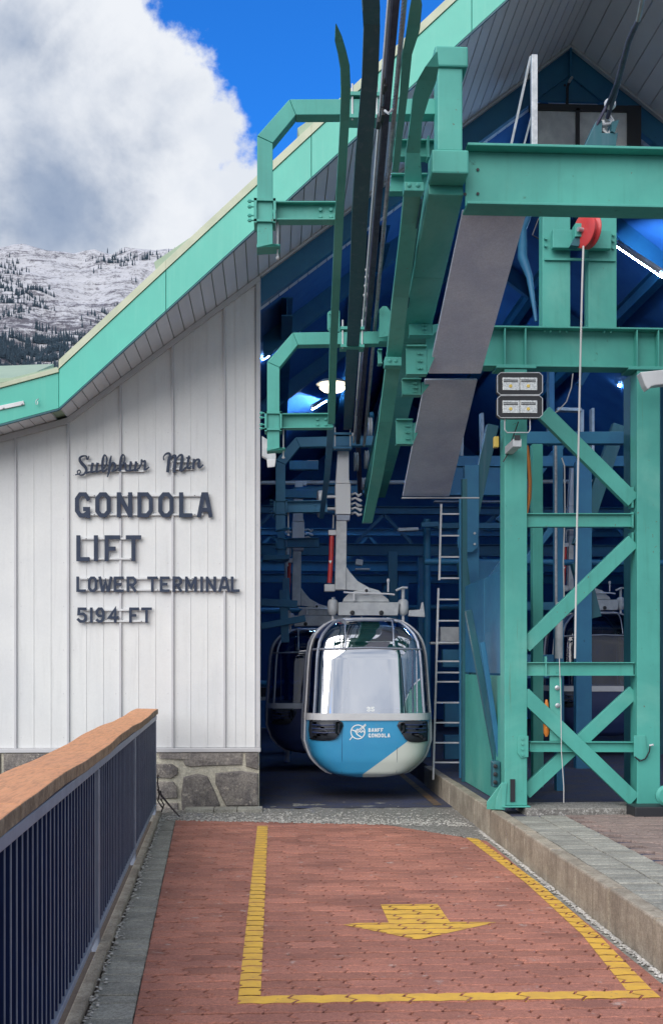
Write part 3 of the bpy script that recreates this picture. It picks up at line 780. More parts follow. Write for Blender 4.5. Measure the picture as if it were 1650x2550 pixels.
def ribbon_solid(mb, pts, w, f, th, closed=False, dz=0.0, ramp=0.0):   # f: 2d -> 3d point on the face, th: thickness along +y
    L, Rr = ribbon(pts, w, closed); n = len(pts); o = len(mb.v)
    for i in range(n):
        for q in (L[i], Rr[i]):
            p = f(*q); p = p + V((0, -dz - ramp * i, 0)); mb.v += [p, p + V((0, th, 0))]
    rng = range(n) if closed else range(n - 1)
    for i in rng:
        a, b = o + 4 * i, o + 4 * ((i + 1) % n)
        mb.f += [(a, a + 2, b + 2, b), (a + 1, b + 1, b + 3, a + 3), (a, b, b + 1, a + 1), (a + 2, a + 3, b + 3, b + 2)]
    if not closed:
        for a in (o, o + 4 * (n - 1)): mb.f.append((a, a + 1, a + 3, a + 2))
GL = {
 'G': [([(.95, .80), (.72, 1), (.28, 1), (0, .78), (0, .22), (.28, 0), (.62, 0), (.9, .10)], 0), ([(.97, -.04), (.97, .30), (.72, .30)], 0)],
 'O': [([(.3, 1), (.7, 1), (1, .80), (1, .20), (.7, 0), (.3, 0), (0, .20), (0, .80)], 1)],
 'N': [([(0, 0), (0, 1)], 0), ([(.06, .95), (.94, .05)], 0), ([(1, 0), (1, 1)], 0)],
 'D': [([(0, 0), (0, 1), (.68, 1), (1, .78), (1, .22), (.68, 0)], 1)],
 'L': [([(0, 1), (0, 0), (1, 0)], 0)],
 'A': [([(0, 0), (.36, 1), (.64, 1), (1, 0)], 0), ([(.16, .26), (.84, .26)], 0)],
 'I': [([(.5, 0), (.5, 1)], 0)], '1': [([(.5, 0), (.5, 1)], 0)],
 'F': [([(0, 0), (0, 1), (1, 1)], 0), ([(.05, .48), (.62, .48)], 0)],
 'T': [([(0, 1), (1, 1)], 0), ([(.5, .95), (.5, 0)], 0)],
 'W': [([(0, 1), (.22, 0), (.30, 0), (.5, .75), (.70, 0), (.78, 0), (1, 1)], 0)],
 'E': [([(1, 1), (0, 1), (0, 0), (1, 0)], 0), ([(.05, .5), (.72, .5)], 0)],
 'R': [([(0, 0), (0, 1), (.72, 1), (1, .84), (1, .62), (.72, .46), (.08, .46)], 0), ([(.5, .40), (.98, 0)], 0)],
 'M': [([(0, 0), (0, 1)], 0), ([(.04, .95), (.5, .28), (.96, .95)], 0), ([(1, 1), (1, 0)], 0)],
 '5': [([(.95, 1), (.08, 1), (.04, .58), (.66, .60), (1, .44), (1, .18), (.7, 0), (.26, 0), (0, .14)], 0)],
 '9': [([(.06, .10), (.3, 0), (.66, 0), (1, .26), (1, .76), (.7, 1), (.3, 1), (0, .82), (0, .60), (.3, .44), (.9, .44)], 0)],
 '4': [([(.72, 0), (.72, 1), (0, .30), (1, .30)], 0)],
 '3': [([(0, .86), (.3, 1), (.7, 1), (1, .86), (1, .66), (.7, .52), (.4, .52)], 0), ([(.7, .50), (1, .36), (1, .15), (.7, 0), (.3, 0), (0, .15)], 0)],
 'B': [([(0, 0), (0, 1), (.72, 1), (.92, .82), (.80, .52), (1, .34), (1, .15), (.76, 0)], 1), ([(.05, .52), (.75, .52)], 0)],
}
def glyph(mb, ch, x0, y0, x1, y1, sw, f, th):       # bounding box in image-like coordinates, y down
    xa, xb, ya, yb = x0 + sw / 2, x1 - sw / 2, y1 - sw / 2, y0 + sw / 2
    for si, (pl_, cl) in enumerate(GL[ch]):
        q = [(xa + (xb - xa) * a, ya + (yb - ya) * b) for a, b in pl_]
        if not cl:
            for e, s in ((0, 1), (-1, -2)):
                d = V((q[e][0] - q[s][0], q[e][1] - q[s][1])).normalized() * (sw / 2 * .98); q[e] = (q[e][0] + d.x, q[e][1] + d.y)
        ribbon_solid(mb, q, sw, f, th, bool(cl), dz=si * .0008 * (th > 0), ramp=.00015)
ZX = 660 / 1540.0
YS = YW - .040
f_sign = lambda zx, zy: at(zx * ZX, 1050 + zy * ZX, YS)
signs = [('GONDOLA', 'dark letters GONDOLA on the white siding, the longest of the large words', 410, 556, 24,
          [(435, 525), (553, 643), (678, 768), (798, 888), (919, 1008), (1040, 1116), (1145, 1234)], (430, 540), (500, 1180)),
         ('LIFT', 'dark letters LIFT under the word gondola on the siding', 660, 811, 24, [(443, 520), (542, 572), (607, 697), (730, 820)], (680, 797), (470, 790)),
         ('LOWERTERMINAL', 'smaller dark letters LOWER TERMINAL spanning the siding', 900, 990, 15.5,
          [(443, 497), (510, 565), (572, 652), (660, 718), (735, 793), (855, 915), (928, 985), (1002, 1058), (1075, 1143), (1160, 1182), (1195, 1255), (1268, 1337), (1340, 1392)], (912, 978), (460, 1370)),
         ('5194FT', 'smaller dark characters 5194 FT giving the height, lowest on the siding', 1080, 1169, 15.5,
          [(447, 505), (519, 541), (555, 608), (626, 690), (750, 808), (820, 882)], (1095, 1160), (480, 860))]
def rails(par, ys, xr):
    for y in ys:
        a, b = at(xr[0] * ZX, 1050 + y * ZX, YW - .020), at(xr[1] * ZX, 1050 + y * ZX, YW - .020)
        ob('mounting_rail', MB().beam(a, b, .018, .018), 'whitemetal', parent=par, bevel=.002)
        k = max(2, int((xr[1] - xr[0]) / 190)); mb = MB()
        for i in range(k + 1):
            p = a.lerp(b, (i + .25) / (k + .5)); mb.bolt(p + V((0, -.009, 0)), r=.0045, h=.004)
        ob('screw', mb, 'black', parent=par)
for word, lab, y0, y1, sw, boxes, ry, rx in signs:
    sg = thing('wall_lettering', f_sign(boxes[0][0], y1), lab, 'sign')
    for ch, (a, b) in zip(word, boxes):
        mb = MB(); glyph(mb, ch, a, y0, b, y1, sw, f_sign, .011)
        ob('letter', mb, 'letter', parent=sg)
    rails(sg, ry, rx)
def smooth_path(p, k=5):
    out = []; n = len(p)
    for i in range(n - 1):
        a, b, c, d = p[max(i - 1, 0)], p[i], p[i + 1], p[min(i + 2, n - 1)]
        for s in range(k):
            u = s / k; out.append(tuple(.5 * ((2 * b[j]) + (-a[j] + c[j]) * u + (2 * a[j] - 5 * b[j] + 4 * c[j] - d[j]) * u * u + (-a[j] + 3 * b[j] - 3 * c[j] + d[j]) * u ** 3) for j in range(3)))
    out.append(p[-1]); return out
S1 = {
 'S': [[(378, 185, 20), (350, 240, 40), (330, 215, 20), (335, 190, 24), (270, 185, 34), (215, 215, 44), (215, 275, 60), (265, 340, 70), (318, 400, 60), (325, 460, 46), (285, 520, 36), (225, 535, 26), (175, 510, 22), (168, 465, 24), (205, 445, 26), (222, 480, 24), (190, 515, 22), (125, 530, 24)]],
 'u': [[(445, 308, 46), (428, 400, 52), (420, 465, 50)], [(535, 308, 50), (520, 400, 52), (515, 465, 48)], [(320, 512, 30), (380, 478, 30), (430, 480, 32), (500, 462, 30), (520, 478, 32), (585, 452, 28)]],
 'l': [[(575, 455, 28), (640, 420, 30), (690, 340, 30), (705, 230, 28), (668, 170, 34), (638, 215, 46), (622, 330, 52), (622, 430, 50), (640, 470, 40), (715, 415, 28)]],
 'p': [[(785, 180, 24), (762, 290, 50), (748, 430, 54), (715, 572, 22)], [(755, 440, 24), (790, 330, 30), (830, 315, 48), (852, 370, 54), (830, 440, 40), (785, 468, 26)], [(800, 468, 26), (870, 440, 28), (910, 410, 28)]],
 'h': [[(890, 420, 28), (975, 360, 30), (1030, 260, 28), (1025, 185, 28), (990, 165, 34), (962, 230, 48), (945, 350, 52), (935, 462, 52)], [(950, 420, 26), (1000, 330, 34), (1040, 325, 44), (1042, 400, 50), (1060, 450, 38), (1100, 455, 28)]],
 'u2': [[(1145, 285, 48), (1130, 370, 52), (1122, 445, 50)], [(1240, 285, 50), (1228, 370, 52), (1215, 440, 46)], [(1080, 458, 28), (1125, 455, 30), (1205, 440, 30), (1230, 452, 30), (1300, 395, 28)]],
 'r': [[(1285, 420, 28), (1325, 350, 28), (1338, 262, 38), (1362, 288, 34), (1400, 280, 44), (1398, 370, 46), (1392, 430, 46), (1420, 430, 34), (1478, 385, 24)]]}
S2 = {
 'M': [[(240, 305, 40), (232, 235, 28), (280, 175, 44), (340, 160, 60), (368, 200, 60), (345, 300, 74), (332, 430, 76), (318, 565, 76)], [(372, 290, 34), (430, 215, 44), (480, 215, 64), (478, 300, 74), (465, 430, 76), (456, 565, 76)],
       [(515, 280, 34), (570, 205, 44), (625, 205, 64), (625, 300, 76), (610, 420, 78), (595, 520, 66), (640, 520, 46), (700, 465, 32)]],
 't': [[(778, 208, 48), (755, 330, 58), (742, 445, 60), (775, 472, 44), (830, 425, 30)], [(712, 258, 38), (810, 258, 38)], [(690, 470, 30), (735, 440, 30)]],
 'n': [[(882, 278, 58), (872, 380, 62), (862, 488, 60)], [(880, 370, 34), (930, 300, 44), (985, 298, 60), (982, 370, 66), (978, 440, 62), (1010, 462, 42), (1078, 402, 36)]]}
for wd, lab, SS, ox, k, rr in (('Sulphur', 'dark script word Sulphur, first on the siding', S1, 170, 210 / 1540, ((245, 287), (505, 835))),
                               ('Mtn', 'dark script word Mtn beside the word Sulphur', S2, 380, 180 / 1540, ((232, 274), (990, 1120)))):
    fs = lambda x, y, ox=ox, k=k: at(ox + x * k, 1110 + y * k, YS)
    sg = thing('wall_lettering', fs(300, 540), lab, 'sign')
    for li, (ch, paths) in enumerate(SS.items()):
        mb = MB()
        for si, pth in enumerate(paths):
            sp = smooth_path(pth) if len(pth) > 2 else pth
            ribbon_solid(mb, [(a, b) for a, b, c in sp], [c * .86 for a, b, c in sp], fs, .009, dz=.0007 * si + .0021 * (li % 2), ramp=.00004)
        ob('letter', mb, 'letter', parent=sg)
    rails(sg, *rr)

# ------------------------------------------------------------------ railing on the left
def hz(Y): return .93
RL = thing('railing', (fence_x(8), 8, 0), 'navy picket railing with a thick orange timber cap on the left', 'railing')
capw, capt = .225, .05
Ys = [2.3, 3.45, 4.6, 5.75, 6.9, 8.05, 9.2, 10.1, 11.02]
def cap_in(Y): return fence_x(Y) + .004
for a, b in zip(Ys[:-1], Ys[1:]):
    g = .002; z0, z1 = .925, .925 + capt; mb = MB(); n_ = 8; o_ = 0
    secs = []
    for i in range(n_ + 1):
        y = a + g + (b - a - 2 * g) * i / n_; xi = cap_in(y) + .003 * math.sin(y * 5.3) + random.uniform(-.001, .001); w = .007 * math.sin(y * 1.9)
        wd_ = capw * (1 - .10 * max(0, (y - 6) / 5))
        secs.append([V((xi - wd_, y, z0 + w)), V((xi, y, z0 + w)), V((xi, y, z1 + w)), V((xi - wd_, y, z1 + w + .004))])
    for s in secs: mb.v += s
    for i in range(n_):
        for j in range(4): mb.f.append((4 * i + j, 4 * i + (j + 1) % 4, 4 * i + 4 + (j + 1) % 4, 4 * i + 4 + j))
    mb.f += [(0, 1, 2, 3), tuple(4 * n_ + i for i in (3, 2, 1, 0))]
    o = ob('cap_board', mb, 'wood', parent=RL, bevel=.005)
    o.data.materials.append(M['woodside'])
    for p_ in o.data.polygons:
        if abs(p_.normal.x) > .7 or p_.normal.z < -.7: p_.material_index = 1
def fx(Y, o): return V((fence_x(Y) + o, Y, 0))
a, b = fx(2.3, -.022), fx(11.0, -.022)
ob('top_rail', MB().beam(a + V((0, 0, .90)), b + V((0, 0, .90)), .036, .042, side=(1, 0, 0)), 'railpale', parent=RL, bevel=.004)
ob('bottom_rail', MB().beam(a + V((0, 0, .085)), b + V((0, 0, .085)), .03, .03, side=(1, 0, 0)), 'railpale', parent=RL, bevel=.004)
pm = MB().box(-.010, .009, -.006, .006, .10, .878); pm.box(.0095, .0115, -.0035, .004, .10, .878)  # thin pale strip paints in the lit edge of each picket
po = ob('picket', pm, 'picket', parent=None); po.data.materials.append(M['railpale'])
for p_ in po.data.polygons:
    if p_.center.x > .0084: p_.material_index = 1
edge_me = None
Y = 2.4; k = 0; first = True
while Y < 10.95:
    if min(abs(Y - q_) for q_ in (5.77, 8.26)) > .04:
        o = po if first else po.copy()
        if not first: COL.objects.link(o)
        first = False
        o.parent = RL; o.location = fx(Y, -.026) - base_of(RL) + V((0, 0, 0)); o.rotation_euler = (0, 0, R(random.uniform(-3, 3)))
    Y += .0985 if Y < 7 else .0985
for Y in (2.6, 5.77, 8.26, 10.93):
    p = fx(Y, -.024); ob('post', MB().box(p.x - .018, p.x + .018, Y - .018, Y + .018, -.05, .876), 'railpale', parent=RL, bevel=.003)
# navy sheet added behind the pickets so the gaps between them stay dark
s0, s1 = fx(2.35, -.060), fx(10.98, -.060)
ob('added_back_sheet', MB().beam(s0 + V((0, 0, .48)), s1 + V((0, 0, .48)), .004, .80, side=(1, 0, 0)), 'picket', parent=RL)
e0, e1 = fx(2.3, .03), fx(11.0, .03)
o = struct('railing_footing', MB().beam(e0 + V((-.012, 0, 0.0)), e1 + V((-.012, 0, 0.0)), .05, .05, side=(1, 0, 0)), 'concrete', bevel=.006)
st = ob('stick', MB().tube([at(392, 1966, 10.75), at(402, 1982, 10.75), at(430, 2016, 10.72), at(447, 2034, 10.70)], [.008, .010, .008, .007], 7), 'twig'); tag(st, 'dark metal rod leaning at the foot of the stone wall', 'rod')
mb = MB()
for q in ([(394, 1930), (392, 1950), (397, 1975), (393, 1995), (404, 2012)], [(400, 1990), (408, 2005), (402, 2022)], [(393, 1975), (400, 1970), (402, 1985)]):
    mb.tube([at(a, b, 10.82 + random.uniform(-.02, .02)) for a, b in q], .007, 6)
tag(ob('bent_cable', mb, 'twig'), 'short tangled black cable at the end of the railing', 'cable')
EK = thing('edging_kerb', (-.5, 11.15, 0), 'row of small grey edging blocks against the stone wall base', 'kerb')
x = at(458, 2026, 11.0).x
for w in (.28, .22, .24): 
    ob('block', MB().box(x, x + w - .006, 11.0 + .02, 11.22, -.02, .035), 'greypav', parent=EK, bevel=.006); x += w

# ------------------------------------------------------------------ steel structures
def wpx(px, D): return px * D / F
def pbar(mb, a, b, D, w, t): return mb.beam(at(*a, D), at(*b, D), t, wpx(w, D))

# upper girder
YU = 7.6
a, b = at(1168, 452, YU), at(1165, 452, YU); z_t = at(1300, 370, YU).z; z_b = at(1300, 521, YU).z; zc = (z_t + z_b) / 2; hh = z_t - z_b
UG = thing('upper_girder', (2.4, YU, z_b), 'deep green steel girder crossing above the entrance, uppermost of the two', 'girder')
ob('beam', MB().ibeam((1.262, YU + .02, zc), (4.3, YU + .02, zc), .20, hh, .018, .014), 'green', parent=UG, bevel=.004)
mb = MB()
for px, py in ((1189, 422), (1189, 482), (1157, 483)): mb.bolt(at(px, py, YU + .01), r=.011, h=.004)
ob('bolt', mb, 'black', parent=UG)
ob('support_post', MB().box(3.5, 3.7, YU - .08, YU + .12, .2, z_b - .002), 'green', parent=UG, bevel=.005)
# end column and descending box beam
EB = thing('track_support_beam', (1.15, 8.8, 3.9), 'big green box beam descending into the hall with upright end post', 'beam')
YB = 7.45
c0, c1 = at(1075, 430, YB), at(1167, 372, YB)
ob('end_collar', MB().box(c0.x, c1.x, YB, YB + .20, c0.z, c1.z), 'green', parent=EB, bevel=.012)
p0, p1 = at(1090, 372, YB), at(1152, 165, YB)
ob('end_post', MB().box(p0.x, p1.x, YB + .015, YB + .19, p0.z + .002, p1.z), 'green', parent=EB, bevel=.008)
p0, p1 = at(1082, 165, YB), at(1165, 115, YB)
ob('post_cap', MB().box(p0.x, p1.x, YB - .005, YB + .21, p0.z + .001, p1.z), 'green', parent=EB, bevel=.012)
b0 = V(((c0.x + c1.x) / 2, YB + .2, (c0.z + c1.z) / 2)); 
def boxz(Y): return c0.z + .075 - .295 * (Y - YB) + .012 * (Y - YB) ** 2
mb = MB(); prev = None
for i in range(7):
    y = YB + .205 + i * .9; prev2 = V((b0.x, y, boxz(y)))
    if prev is not None: mb.beam(prev, prev2, .16, .232, side=(0, -.3, 1))
    prev = prev2
ob('box_beam', mb, 'green', parent=EB, bevel=.006)
ob('side_flange', MB().beam(V((c0.x - .03, YB + .3, boxz(YB + .3) - .05)), V((c0.x - .03, 12.2, boxz(12.2) - .05)), .03, .012, side=(0, -.3, 1)), 'darkgreen', parent=EB)
# stub brackets beneath the beam
for (x0, y0, x1, y1, D) in ((1018, 800, 1108, 838, 9.15), (1010, 862, 1092, 935, 9.0), (1000, 944, 1076, 986, 9.5), (985, 1045, 1052, 1108, 10.2)):
    mb = MB(); a, b = at(x0, (y0 + y1) / 2, D), at(x0 + (x1 - x0) * .62, (y0 + y1) / 2, D); hgt = wpx(y1 - y0, D)
    mb.ibeam(a, b, .10, hgt, .010, .008)
    q0, q1, q2 = at(x0 + (x1 - x0) * .64, y0 + 8, D), at(x1, y0 + 4, D), at(x0 + (x1 - x0) * .64, y1 - 2, D)
    ob('stub_bracket', mb, 'green', parent=EB)
    ob('gusset', MB().prism([q0, q1, q2], (0, .012, 0)), 'green', parent=EB)
    mb = MB()
    for xx in (x0 + (x1 - x0) * .38, x0 + (x1 - x0) * .46):
        for yy in (.25, .5, .75): mb.bolt(at(xx, y0 + (y1 - y0) * yy, D - .01), r=.010)
    ob('bolt', mb, 'green', parent=EB)
for (x0, y0, x1, y1, D) in ((975, 352, 1088, 396, 7.95), (968, 436, 1062, 482, 8.2)):
    ob('cross_stub', MB().ibeam(at(x0, (y0 + y1) / 2, D), at(x1, (y0 + y1) / 2, D), .09, wpx(y1 - y0, D), .010, .008), 'green', parent=EB)
ob('connection_plate', MB().beam(at(1064, 345, 7.9), at(1064, 398, 7.9), .10, .012), 'green', parent=EB)

# mid girder
YM = 9.3
z_t = at(1400, 820, YM).z; z_b = at(1400, 920, YM).z; zc = (z_t + z_b) / 2; hh = z_t - z_b
x_l = at(1060, 900, YM).x
MG = thing('lower_girder', (2.6, YM, z_b), 'green steel girder with stiffener plates resting on the tower, lower of the two', 'girder')
ob('beam', MB().ibeam((x_l, YM, zc), (5.2, YM, zc), .17, hh, .014, .012), 'green', parent=MG, bevel=.003)
for px in (1252, 1303, 1578, 1631, 1750):
    x = at(px, 870, YM).x; ob('stiffener', MB().box(x - .005, x + .005, YM - .08, YM - .0065, z_b + .015, z_t - .015), 'green', parent=MG)
mb = MB()
for px in (1352, 1366, 1390, 1406, 1500, 1516): mb.bolt(V((at(px, 829, YM).x, YM - .05, z_t - .026)), ax=(0, 0, -1), r=.009)
ob('bolt', mb, 'green', parent=MG)
ob('bearing_plate', MB().box(at(1230, 0, YM).x, at(1328, 0, YM).x, YM - .1, YM + .1, z_b - .018, z_b - .001), 'green', parent=MG, bevel=.003)
ob('bearing_plate', MB().box(at(1555, 0, YM).x, at(1650, 0, YM).x, YM - .1, YM + .1, z_b - .018, z_b - .001), 'green', parent=MG, bevel=.003)

# tower
TW = thing('braced_tower', at(1420, 2022, YM), 'braced green steel tower with two tall columns standing on the platform', 'tower')
zf = .256
xa0, xa1 = at(1250, 1500, YM).x, at(1306, 1500, YM).x
xb0, xb1 = at(1577, 1500, YM).x, at(1634, 1500, YM).x
def hcol(x0, x1, z0, z1, nm='column', m='green', y=YM, d=.18):
    return ob(nm, MB().box(x0, x1, y - d / 2, y + d / 2, z0, z1), m, parent=TW, bevel=.006)
ct = z_b - .02
hcol(xa0, xa1, zf + .012, ct); hcol(xb0, xb1, zf - .02, ct)
ob('base_plate', MB().box(xa0 - .02, xa1 + .02, YM - .12, YM + .12, zf, zf + .011), 'green', parent=TW, bevel=.003)
xq0, xq1 = at(1536, 0, YM).x, at(1660, 0, YM).x
ob('base_plate', MB().box(xq0, xq1, YM - .16, YM + .14, zf - .036, zf - .021), 'green', parent=TW, bevel=.004)
ob('base_block', MB().box(xq0 + .02, xq1 + .3, YM - .40, YM - .17, .198, .36 - .07), 'black', parent=TW, bevel=.01)
def tb(nm, a, b, w, t=.06, D=YM - .05, m='green', bev=.004):
    return ob(nm, pbar(MB(), a, b, D, w, t), m, parent=TW, bevel=bev)
def ti(nm, a, b, w, D=YM - .03, m='green', fw=.07):
    return ob(nm, MB().ibeam(at(*a, D), at(*b, D), fw, wpx(w, D), .008, .007), m, parent=TW)
tb('brace', (1352, 1028), (1574, 1248), 38, .07, YM - .02)
ti('strut', (1307, 1296), (1574, 1296), 34)
tb('brace', (1304, 1610), (1574, 1348), 36, .07, YM - .02)
ti('strut', (1307, 1666), (1576, 1666), 34)
tb('brace', (1302, 1728), (1577, 1992), 36, .06, YM - .055)
tb('brace', (1306, 1975), (1577, 1722), 34, .05, YM + .03)
ti('strut', (1318, 1859), (1578, 1860), 26, YM - .015)
ob('end_plate', prect(MB(), 1572, 1212, 1577, 1264, YM - .05, .1), 'green', parent=TW)
ob('end_plate', prect(MB(), 1572, 1275, 1577, 1314, YM - .06, .1), 'green', parent=TW)
ob('end_plate', prect(MB(), 1572, 1326, 1577, 1372, YM - .05, .1), 'green', parent=TW)
# gusset with bolts on the left column, curved plate on the right one
pg = [(1288, 1845), (1291, 1833), (1315, 1833), (1315, 1886), (1297, 1888), (1288, 1876)]
ob('gusset', MB().prism([at(x, y, YM - .105) for x, y in pg], (0, .013, 0)), 'green', parent=TW, bevel=.002)
mb = MB()
for y in (1840, 1853, 1866, 1880): mb.bolt(at(1300, y, YM - .106), r=.010)
ob('bolt', mb, 'green', parent=TW)
pg = [(1578, 1832), (1606, 1832), (1612, 1880), (1606, 1890), (1595, 1893), (1578, 1884)]
ob('gusset', MB().prism([at(x, y, YM - .105) for x, y in pg], (0, .013, 0)), 'green', parent=TW, bevel=.002)
ob('cable_loop', MB().tube([at(x, y, YM - .12) for x, y in ((1580, 1885), (1592, 1896), (1606, 1890), (1616, 1872), (1618, 1855), (1623, 1855))], .006, 6), 'black', parent=TW)
ob('plug', MB().cyl(at(1617, 1857, YM - .13), at(1626, 1855, YM - .15), .008), 'whitemetal', parent=TW)
# middle plate with bolts
ob('hanger_plate', prect(MB(), 1369, 1684, 1398, 1846, YM - .04, .03), 'green', parent=TW, bevel=.003)
ob('plate_flange', prect(MB(), 1357, 1635, 1361, 1685, YM - .06, .05), 'green', parent=TW)
mb = MB()
for x, y in ((1386, 1713), (1387, 1757), (1387, 1798)): mb.lathe(at(x, y, YM - .04), (0, -1, 0), [(.018, 0), (.02, .012), (.008, .016), (.008, .035)], 10)
ob('bolt', mb, 'galv', parent=TW)
# foot brace at the left column
pg = [(1212, 1998), (1250, 1948), (1256, 1948), (1256, 2018), (1212, 2016)]
ob('foot_gusset', MB().prism([at(x, y, YM - .03) for x, y in pg], (0, .02, 0)), 'green', parent=TW, bevel=.003)
ob('foot_gusset', MB().prism([at(x + 10, y, YM - .10) for x, y in [(1225, 1990), (1240, 1950), (1252, 1950), (1247, 2018), (1222, 2016)]], (0, .02, 0)), 'green', parent=TW, bevel=.003)
tb('raking_strut', (1165, 1520), (1243, 1935), 16, .08, YM + .9, 'darkgreen')
tb('raking_strut', (1200, 1600), (1244, 1890), 12, .05, YM + .8, 'shadesteel')
ob('foot_shoe', prect(MB(), 1226, 1896, 1246, 1962, YM + .05, .1), 'darkgreen', parent=TW, bevel=.01)
mb = MB()
for y in (1908, 1928, 1948): mb.lathe(at(1232, y, YM + .05), (0, -1, 0), [(.017, 0), (.017, .02), (.009, .022), (.009, .04)], 8)
ob('bolt', mb, 'black', parent=TW)
ob('lock', MB().box(at(1270, 0, 9.2).x, at(1282, 0, 9.2).x, YM - .10, YM - .088, .30, .48), 'black', parent=TW)
# rear frame of the tower
YR = 10.9
def rb(nm, a, b, w, D=YR, m='shadesteel', t=.1): return ob(nm, pbar(MB(), a, b, D, w, t), m, parent=TW, bevel=.003)
rb('rear_post', (1335, 1108), (1337, 1960), 26, 10.4, 'green'); rb('rear_strut', (1305, 1092), (1562, 1092), 30, 10.6); rb('rear_post', (1569, 940), (1570, 1985), 18, 10.0, 'darkgreen', .2)
rb('rear_strut', (1306, 1510), (1375, 1510), 20, 10.6); rb('rear_brace', (1306, 1400), (1378, 1310), 14, 11.3)
rb('rear_post', (1388, 1108), (1392, 1990), 20, 11.0, 'shadesteel')
ob('spliced_pipe', MB().cyl(at(1392, 1500, 10.2), at(1390, 1640, 10.2), .035), 'hanger', parent=TW)

# twin uprights on the lower girder with red pulley
YP = 9.35
UP = thing('pulley_tower', at(1440, 818, YP), 'twin flat green uprights carrying a cross plate above the lower girder', 'frame')
zt_ = 5.32
for x0, x1 in ((1348, 1417), (1462, 1532)):
    a, b = at(x0, 815, YP), at(x1, 815, YP); ob('upright', MB().box(a.x, b.x, YP - .03, YP + .10, z_t + .001, zt_), 'green', parent=UP, bevel=.004)
a, b = at(1375, 617, YP - .1), at(1520, 574, YP - .1)
ob('cross_plate', MB().box(a.x, b.x, YP - .11, YP - .05, a.z, b.z), 'green', parent=UP, bevel=.004)
ob('cross_flange', MB().box(at(1352, 0, YP).x, at(1528, 0, YP).x, YP - .05, YP - .032, at(0, 628, YP).z, at(0, 622, YP).z), 'green', parent=UP)
mb = MB()
for x, y in ((1357, 594), (1357, 612), (1525, 585), (1525, 600), (1525, 618)): mb.bolt(at(x, y, YP - .035), r=.012, h=.02)
ob('bolt', mb, 'green', parent=UP)
ob('pulley_bracket', prect(MB(), 1432, 555, 1450, 588, YP - .22, .1), 'green', parent=UP, bevel=.003)
for q in ([(1470, 545), (1488, 553), (1470, 572)], [(1468, 588), (1486, 590), (1466, 612)], [(1432, 588), (1450, 590), (1440, 612), (1420, 610)]):
    ob('lug', MB().prism([at(x, y, YP - .2) for x, y in q], (0, .08, 0)), 'darkgreen', parent=UP)
PY = thing('pulley', at(1460, 575, YP - .3), 'red grooved rope pulley above the lower girder', 'pulley')
pc = at(1461, 574, YP - .22)
prof = [(.06, -.042), (.125, -.040), (.138, -.034), (.138, -.026), (.115, -.010), (.115, .010), (.138, .026), (.138, .034), (.125, .040), (.06, .042)]
ob('wheel', MB().lathe(pc, (1, .42, 0), prof, 32), 'red', parent=PY, smooth=True)
ob('axle', MB().cyl(pc - V((.08, .03, 0)), pc + V((.07, .03, 0)), .018), 'galv', parent=PY)
rp = [at(1452, 612, YP - .24), at(1449, 700, YP - .24), at(1442, 1000, YP - .26), at(1436, 1300, YP - .28), at(1431, 1640, YP - .30)]
tag(ob('pull_rope', MB().tube(rp, .008, 8), 'whiterope'), 'thin pale rope hanging down from the red pulley', 'rope')
tag(ob('loose_string', MB().tube([at(x, y, YM - .12) for x, y in ((1392, 1640), (1396, 1760), (1397, 1870), (1400, 1915), (1403, 1960), (1403, 2000))], .0035, 6), 'whiterope'), 'loose frayed white cord hanging at the middle of the tower', 'cord')
# anchor with shackle and stay cable
AN = thing('stay_anchor', at(1500, 365, YU - .02), 'dark lug plate with shackle standing on the upper girder', 'anchor')
q = [(1455, 362), (1484, 300), (1500, 298), (1498, 330), (1538, 330), (1533, 362)]
ob('lug_plate', MB().prism([at(x, y, YU - .05) for x, y in q], (0, .12, 0)), 'darkgreen', parent=AN, bevel=.004)
ob('lug_plate', MB().prism([at(x, y, YU - .06) for x, y in [(1523, 302), (1541, 297), (1530, 330), (1522, 325)]], (0, .1, 0)), 'darkgreen', parent=AN)
mb = MB().tube([at(x, y, YU) for x, y in ((1500, 300), (1502, 325), (1512, 335), (1521, 325), (1523, 300), (1516, 290))], .016, 8); ob('shackle', mb, 'hanger', parent=AN, smooth=True)
ob('pin', MB().cyl(at(1497, 310, YU - .02), at(1527, 308, YU - .02), .013), 'galv', parent=AN)
SL = thing('stay_cable', at(1515, 290, YU), 'dark stay cable with thimble rising from the upper girder', 'cable')
ob('rod', MB().tube([at(1512, 292, YU), at(1530, 230, YU - .2), at(1565, 100, YU - .7), at(1588, 50, YU - .9)], [.014, .020, .018, .014], 10), 'darkrail', parent=SL, smooth=True)
ob('strand', MB().tube([at(1588, 50, YU - .9), at(1602, -20, YU - 1.1), at(1630, -160, YU - 1.6)], .014, 8), 'rope', parent=SL)
ob('thimble', MB().lathe(at(1516, 262, YU - .06), (0, -1, 0), [(.028, 0), (.04, .02), (.028, .05)], 14), 'hanger', parent=SL, smooth=True)
ob('second_strand', MB().tube([at(1475, 330, YU - .02), at(1510, 262, YU - .1), at(1545, 180, YU - .4)], .010, 8), 'darkrail', parent=SL)
